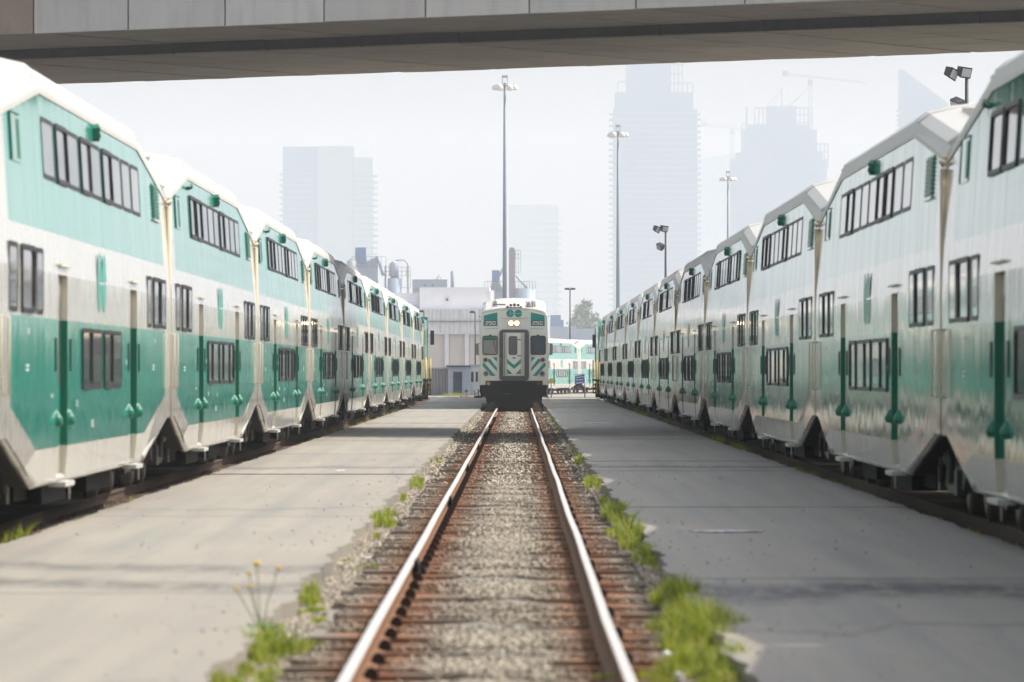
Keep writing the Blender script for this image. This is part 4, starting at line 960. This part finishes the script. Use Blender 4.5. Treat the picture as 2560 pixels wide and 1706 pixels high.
t = tower('pale square tower behind the sunlit row with balconies on both edges', 815, DT)
blk(t, 707, 884, 367, 1000, 40, 'towera', 'left_shaft'); blk(t, 884.3, 932, 394, 1000, 40, 'towerb', 'right_shaft', 1.0); blk(t, 795, 883, 366, 1000, 5, 'towerb', 'glass_front', -3.0); blk(t, 884.6, 931, 394.5, 1000, 5, 'towerb', 'glass_front', -2.4)
floors(t, 707, 786, 434, 760, 9, 20, 6); floors(t, 893, 932, 440, 760, 12, 20, 8, front=-2.8)
t = tower('faintest hazy tower directly behind the light mast', 1335, DT+900)
blk(t, 1272, 1384, 512, 1000, 40, 'towerb', 'shaft'); blk(t, 1384.3, 1396, 515, 1000, 36, 'towerb', 'corner_shaft', 2.0); floors(t, 1330, 1396, 560, 860, 8, 25, 4, 17)
t = tower('broadest hazy tower with unfinished open frames at its top', 1640, DT)
blk(t, 1566, 1676, 160, 1000, 30, 'towerc', 'core'); blk(t, 1537, 1732, 232, 1000, 36, 'towerc', 'shaft', -2); blk(t, 1533, 1743, 274, 1000, 36, 'towera', 'shaft', -4.5); floors(t, 1533, 1743, 284, 800, 10, 24, 2, front=-4.9)
def frame(t, x0, x1, y0, y1, nx_, ny_, dy=0.0, w_=3.0):
    m = MB(); s = t.location.y/F*w_*0.5
    for i in range(nx_+1):
        a = rel(t, x0+(x1-x0)*i/nx_, y1, dy); c = rel(t, x0+(x1-x0)*i/nx_, y0, dy); m.box(a[0]-s, a[0]+s, dy, dy+2*s, a[2], c[2])
    for j in range(ny_+1):
        yy = y0+(y1-y0)*j/ny_; a = rel(t, x0, yy, dy); c = rel(t, x1, yy, dy); m.box(a[0], c[0], dy-0.1, dy+2*s, a[2]-s, a[2]+s)
    link('open_frame', m.mesh('open_frame', 'towerc'), t)
frame(t, 1676, 1706, 162, 232, 3, 3); frame(t, 1545, 1566, 205, 232, 1, 1); frame(t, 1706, 1732, 208, 274, 2, 2)
t = tower('stepped hazy tower under construction carrying a crane', 1955, DT+150)
blk(t, 1918, 1990, 266, 1000, 30, 'towerc', 'core'); blk(t, 1866, 2020, 312, 1000, 30, 'towerc', 'shaft', -2); blk(t, 1855, 2042, 325, 1000, 30, 'towera', 'shaft', -4); blk(t, 1840, 2056, 382, 1000, 30, 'towera', 'shaft', -6); blk(t, 1826, 2066, 400, 1000, 30, 'towera', 'shaft', -8)
frame(t, 1887, 1918, 270, 312, 3, 1); frame(t, 1990, 2030, 270, 325, 4, 3); frame(t, 2042, 2070, 360, 420, 3, 3); frame(t, 1855, 1868, 310, 330, 1, 1); frame(t, 1866, 1867.5, 268, 312, 1, 1)
t = tower('low pale greenish block between the two unfinished towers', 1800, DT+1500)
link('wall', MB().prism([rel(t, 1745, 1000)[::2], rel(t, 1880, 1000)[::2], rel(t, 1880, 376)[::2], rel(t, 1745, 400)[::2]], 'y', 0, 40).mesh('wall', 'towerb'), t)
t = tower('wedge-topped hazy tower beside the floodlight pole', 2310, DT-150)
link('shaft', MB().prism([rel(t, 2253, 1000)[::2], rel(t, 2372, 1000)[::2], rel(t, 2372, 260)[::2], rel(t, 2255, 172)[::2], rel(t, 2253, 172)[::2]], 'y', 0, 40).mesh('shaft', 'towera'), t); floors(t, 2253, 2300, 275, 420, 9, 20, 4, 12)
M['crane'] = simple('crane steel', (0.05, 0.09, 0.16), 0.6)
def crane(label, mx, my0, my1, jx0, jx1, jy0, jy1, d, cx):
    t = thing('tower_crane', label, 'crane', (at(mx, 928, d).x, d, GZ), 0, 'tower cranes'); s = 1.5*d/F
    m = MB()
    for q in (-3.5, 3.5): m.tube([rel(t, mx+q, my1), rel(t, mx+q, my0)], 0.9*s, 4)
    n = 12
    for i in range(n):
        a = my1+(my0-my1)*i/n; c = my1+(my0-my1)*(i+1)/n; m.tube([rel(t, mx-3.5*(-1)**i, a), rel(t, mx+3.5*(-1)**i, c)], 0.6*s, 4)
    link('mast', m.mesh('mast', 'crane'), t)
    j = MB().tube([rel(t, jx0, jy0), rel(t, jx1, jy1)], 1.0*s, 4).tube([rel(t, jx0, jy0-5), rel(t, jx1, jy1-2)], 0.6*s, 4)
    for i in range(16):
        u = i/16; v = (i+1)/16; j.tube([rel(t, jx0+(jx1-jx0)*u, jy0+(jy1-jy0)*u), rel(t, jx0+(jx1-jx0)*(u+v)/2, jy0+(jy1-jy0)*(u+v)/2-4)], 0.5*s, 4)
    link('jib', j.mesh('jib', 'crane'), t)
    link('counterweight', MB().box(rel(t, cx-7, 0)[0], rel(t, cx+7, 0)[0], -2, 2, rel(t, 0, jy0+5)[2], rel(t, 0, jy0-9)[2]).mesh('counterweight', 'crane'), t)
    link('cabin', MB().box(rel(t, mx-6, 0)[0], rel(t, mx+6, 0)[0], -2, 2, rel(t, 0, my0+16)[2], rel(t, 0, my0)[2]).mesh('cabin', 'crane'), t)
    link('stay', MB().tube([rel(t, cx+2, jy0-4), rel(t, mx, my0-10)], 0.5*s, 4).tube([rel(t, mx, my0-10), rel(t, jx1, jy1-2)], 0.4*s, 4).tube([rel(t, mx, my0), rel(t, mx, my0-10)], 0.8*s, 4).mesh('stay', 'crane'), t)
crane('tall hazy tower crane with a long jib above the stepped tower', 2026, 200, 420, 1955, 2165, 186, 208, DT+300, 1963)
crane('faint tower crane between the two unfinished towers', 1831, 322, 420, 1752, 1860, 312, 326, DT+1300, 1760)
link_t = thing('tower_crane', 'small derrick mast with stay lines on the stepped tower', 'crane', (at(1955, 928, DT+160).x, DT+160, GZ), 0, 'tower cranes')
link('mast', MB().tube([rel(link_t, 1955, 272), rel(link_t, 1955, 218)], 0.6, 5).mesh('mast', 'crane'), link_t)
link('stay', MB().tube([rel(link_t, 1955, 222), rel(link_t, 1915, 270)], 0.35, 4).tube([rel(link_t, 1968, 270), rel(link_t, 2022, 220)], 0.45, 4).tube([rel(link_t, 1955, 222), rel(link_t, 1930, 270)], 0.3, 4).mesh('stay', 'crane'), link_t)

# ------------------------------------------------------------------ grass, weeds, litter, puddles
b = NB('grass blade'); o = b.n('ShaderNodeNewGeometry').outputs['Random Per Island']
c = b.mix(o, (0.08, 0.15, 0.010), (0.56, 0.60, 0.06)); c = b.mix(b.rng(o, 0.80, 0.92, 0, 0.85), c, (0.52, 0.44, 0.20))
b.p.inputs['Subsurface Weight'].default_value = 0.0
tr = b.n('ShaderNodeBsdfTranslucent'); b.setin(tr.inputs['Color'], c); mxs = b.n('ShaderNodeMixShader'); mxs.inputs[0].default_value = 0.45
b.done(c, 0.6); b.l(b.p.outputs[0], mxs.inputs[1]); b.l(tr.outputs[0], mxs.inputs[2]); b.l(mxs.outputs[0], b.out.inputs[0]); M['grass'] = b.m
def grass(name, label, clumps, seed):
    g = np.random.default_rng(seed); Vs = []; 
    for (x, y, rx, ry, h, n, z) in clumps:
        ns = max(4, n//70); sxy = g.normal(0, 0.5, (ns, 2))*np.array([1.0, 1.5]); si = g.integers(0, ns, n); sh_ = g.uniform(0.45, 1.5, ns)[si]
        px = x+(sxy[si, 0]+g.normal(0, 0.13, n))*rx; py = y+(sxy[si, 1]+g.normal(0, 0.10, n))*ry
        fall = np.exp(-(((px-x)/rx)**2+((py-y)/ry)**2)*0.9)
        hh = 1.0*h*sh_*g.uniform(0.35, 1.1, n)*(0.4+0.6*fall); wd = g.uniform(0.003, 0.007, n); a = g.random(n)*6.28; ln = g.normal(0, 0.35, (n, 2))*hh[:, None]
        ca, sa = np.cos(a)*wd, np.sin(a)*wd; b0 = np.stack([px, py, np.full(n, z)], -1); off = np.stack([ca, sa, 0*ca], -1)
        mid = b0+np.stack([ln[:, 0]*0.35, ln[:, 1]*0.35, hh*0.6], -1); tip = b0+np.stack([ln[:, 0], ln[:, 1], hh*np.sqrt(np.clip(1-0.3*(ln**2).sum(1)/hh**2, 0.2, 1))], -1)
        Vs.append(np.stack([b0-off, b0+off, mid+off*0.8, mid-off*0.8, tip], 1))
    Va = np.concatenate(Vs); n = len(Va); base = np.arange(n)[:, None]*5
    F3 = np.concatenate([base+np.array([[0,1,2]]), base+np.array([[0,2,3]]), base+np.array([[3,2,4]])], 1).reshape(-1, 3)
    return tag(link(name, np_mesh(name, Va.reshape(-1, 3), F3, 'grass')), label, kind='stuff')
def gp(xd, yd, h=1.70):
    """picture position (2353 px wide view) on the ground to x, y"""
    d = F*h/((yd-853)*1.088); return (xd-1190)*1.088*d/F, d
cl = []
def add(xd, yd, rx, ry, h, n): x, y = gp(xd, yd); cl.append((x, y, rx, ry, h, n, -0.10))
for q in ((610,1490,.26,1.0,.17,1300), (575,1545,.25,1.0,.10,900), (655,1470,.15,.6,.10,500), (725,1365,.16,1.6,.13,500), (885,1195,.14,3.2,.20,1100), (925,1140,.10,2.2,.12,450), (960,1110,.12,3.0,.15,500), (1008,1055,.10,2,.16,260), (1075,968,.12,4,.12,200), (1115,935,.2,6,.25,300), (700,1400,.2,1.2,.06,300), (820,1290,.15,2,.05,200)): add(*q)
grass('grass', 'patchy green grass along the sunlit edge of the empty track', [(a, b1, c1, d1*0.8, e1, int(f1*0.8), g1) for a, b1, c1, d1, e1, f1, g1 in cl], 1); cl = []
for q in ((1600,1450,.26,1.5,.26,2600), (1560,1370,.20,1.3,.18,1300), (1640,1520,.30,1.0,.14,1500), (1530,1545,.25,.7,.09,700), (1690,1560,.18,.6,.08,500), (1440,1230,.16,2.6,.24,1500), (1410,1180,.13,2.2,.20,900), (1475,1270,.12,1.3,.14,500), (1362,1110,.11,2.6,.17,600), (1385,1150,.08,1.5,.12,250), (1330,1058,.10,3,.16,350), (1310,1030,.07,2,.1,120), (1268,968,.12,6,.16,400), (1252,940,.12,6,.2,350), (1282,985,.1,4,.1,160), (1500,1210,.08,.3,.05,60), (1540,1225,.06,.3,.05,50)): add(*q)
grass('grass', 'lush green grass along the shaded edge of the empty track', [(a, b1, c1*0.95, d1*0.85, e1*1.1, int(f1*1.15), g1) for a, b1, c1, d1, e1, f1, g1 in cl], 2); cl = []
for (x, y, rx, ry, h, n) in ((-5.0,57.5,.16,1.0,.22,320), (-4.98,66,.16,1.3,.10,220), (-5.0,74,.1,1.0,.12,140), (-5.0,84,.1,1.5,.12,150), (-4.98,105,.12,3,.1,150), (-5.0,150,.25,12,.16,700), (-5.0,185,.3,14,.2,700), (-5.0,230,.3,20,.16,500), (4.85,58,.14,9,.07,900), (4.85,75,.14,9,.08,700), (4.85,100,.16,12,.10,500), (4.9,140,.25,16,.18,900), (4.9,180,.25,20,.2,900), (4.9,230,.25,20,.2,500)): cl.append((x, y, rx, ry, h, n, -0.11))
grass('grass', 'thin grass along the feet of both rows of coaches', cl, 3)
grass('grass', 'grass strip in front of the booth and sheds', [(-5.0, 490, 1.4, 3, .35, 900, GZ), (-6.6, 489, .8, 3, .2, 300, GZ)], 4)

# yellow flowering weed
M['petal'] = simple('petal', (0.80, 0.50, 0.01), 0.6); M['stem'] = simple('weed stem', (0.14, 0.20, 0.05), 0.7); M['weedleaf'] = simple('weed leaf', (0.10, 0.22, 0.02), 0.6)
wx, wy = gp(598, 1460); wd_ = thing('flowering_weed', 'leggy weed with small yellow flowers at the sunlit pavement edge', 'weed', (wx, wy, -0.10))
k = 1.088*wy/F; st = MB()
tips = [((590-598)*k, 0.03, (1460-1307)*k+0.08), ((640-598)*k, -0.02, (1460-1316)*k+0.08), ((571-598)*k, 0.05, (1460-1330)*k+0.08), ((541-598)*k, -0.03, (1460-1362)*k+0.08), ((572-598)*k, 0.0, (1460-1358)*k+0.08)]
for i, q in enumerate(tips): st.tube([(0.01*i, 0, 0), (q[0]*0.35, q[1], q[2]*0.5), q], 0.0035, 5)
link('stem', st.mesh('stem', 'stem'), wd_)
for i, q in enumerate(tips):
    r = 0.027 if i == 0 else 0.019
    m = MB().lathe([(r*0.3, -r*0.5), (r*0.9, -r*0.1), (r, r*0.2), (r*0.6, r*0.55), (r*0.1, r*0.6)], q, 9)
    link('flower', m.mesh('flower', 'petal'), wd_)
lf = MB(); rr = random.Random(12)
for i in range(60):
    a = rr.uniform(0, 6.28); L_ = rr.uniform(0.05, 0.13); z = rr.uniform(0.0, 0.10); u = Vector((math.cos(a), math.sin(a), rr.uniform(0.1, 0.8))).normalized(); v = u.cross(Vector((0,0,1))).normalized()*L_*0.2; p0 = Vector((rr.gauss(0.03, 0.06), rr.gauss(0, 0.1), z))
    lf.poly([p0, p0+u*L_*0.5+v, p0+u*L_, p0+u*L_*0.5-v])
link('leaves', lf.mesh('leaves', 'weedleaf'), wd_)

def scrap(name, label, xd, yd, w_, d_, h_, mat, seed, z=0.0, hh=1.66):
    x, y = gp(xd, yd, hh); r_ = random.Random(seed); m = MB(); n = 7
    top = [(w_*0.5*math.cos(2*math.pi*i/n)*r_.uniform(.6, 1.1), d_*0.5*math.sin(2*math.pi*i/n)*r_.uniform(.6, 1.1), h_*r_.uniform(.5, 1.2)) for i in range(n)]
    bot = [(p[0]*0.9, p[1]*0.9, 0.0) for p in top]; c = (0, 0, h_*1.3)
    for i in range(n): j = (i+1) % n; m.poly((top[i], top[j], c)); m.poly((bot[i], bot[j], top[j], top[i]))
    m.poly(bot[::-1]); return tag(link(name, m.mesh(name, mat), None, (x, y, z)), label, name.replace('_', ' '), 'litter')
scrap('paper_scrap', 'white paper scrap at the sunlit edge of the ties', 842, 1275, .14, .18, .012, 'paper', 1, -0.10, 1.72)
scrap('paper_scrap', 'flat white scrap on the sunlit concrete', 783, 1083, .26, .7, .006, 'paper', 2)
scrap('paper_scrap', 'white scrap on the gravel between the rails', 1232, 1151, .09, .16, .03, 'paper', 3, -0.12, 1.75)
scrap('paper_scrap', 'crumpled white wrapper in the lush grass', 1532, 1504, .13, .10, .04, 'paper', 4, -0.10, 1.72)
scrap('paper_scrap', 'small white scrap beside the weed-edged gravel', 920, 1090, .08, .14, .03, 'paper', 5, -0.10, 1.72)
scrap('stone', 'pale pebble near the weed in the lush grass', 1560, 1552, .06, .05, .04, 'white', 6, -0.10, 1.72)
b = NB('worn white paint'); n = b.noise(b.mapping(b.pos(), (3, 1.2, 1)), 3.0, 5, 0.7)
M['wornpaint'] = b.done(b.mix(b.rng(n, 0.45, 0.62), (0.30, 0.29, 0.27), (0.82, 0.83, 0.86)), 0.5)
for lab, xd, yd, w_, d_ in (('worn white paint mark on the shaded concrete nearer the camera', 1670, 1223, .72, .55), ('worn white paint mark on the shaded concrete towards the cab car', 1375, 973, .85, 2.0)):
    x, y = gp(xd, yd, 1.65); n = 30; r_ = random.Random(int(xd))
    top = [(w_/2*math.cos(2*math.pi*i/n)*r_.uniform(.85, 1.1), d_/2*math.sin(2*math.pi*i/n)*r_.uniform(.7, 1.1)) for i in range(n)]
    tag(link('paint_mark', MB().prism(top, 'z', -0.01, 0.0).mesh('paint_mark', 'wornpaint'), None, (x, y, 0.013)), lab, 'paint mark')

# ------------------------------------------------------------------ haze
hz = MB().box(-5000, 5000, -300, 8000, -1.5, 330)
hm = bpy.data.materials.new('haze'); hm.use_nodes = True; ht = hm.node_tree; ht.nodes.clear()
ho = ht.nodes.new('ShaderNodeOutputMaterial'); pv = ht.nodes.new('ShaderNodeVolumePrincipled')
pv.inputs['Color'].default_value = (0.91, 0.96, 1.0, 1); pv.inputs['Density'].default_value = HAZE_DENSITY; pv.inputs['Density Attribute'].default_value = ''
pv.inputs['Anisotropy'].default_value = 0.0
ht.links.new(pv.outputs[0], ho.inputs['Volume'])
try: hm.cycles.homogeneous_volume = True
except Exception: pass
tag(link('haze', hz.mesh('haze', hm)), 'pale haze filling the air over the yard and skyline', kind='stuff')
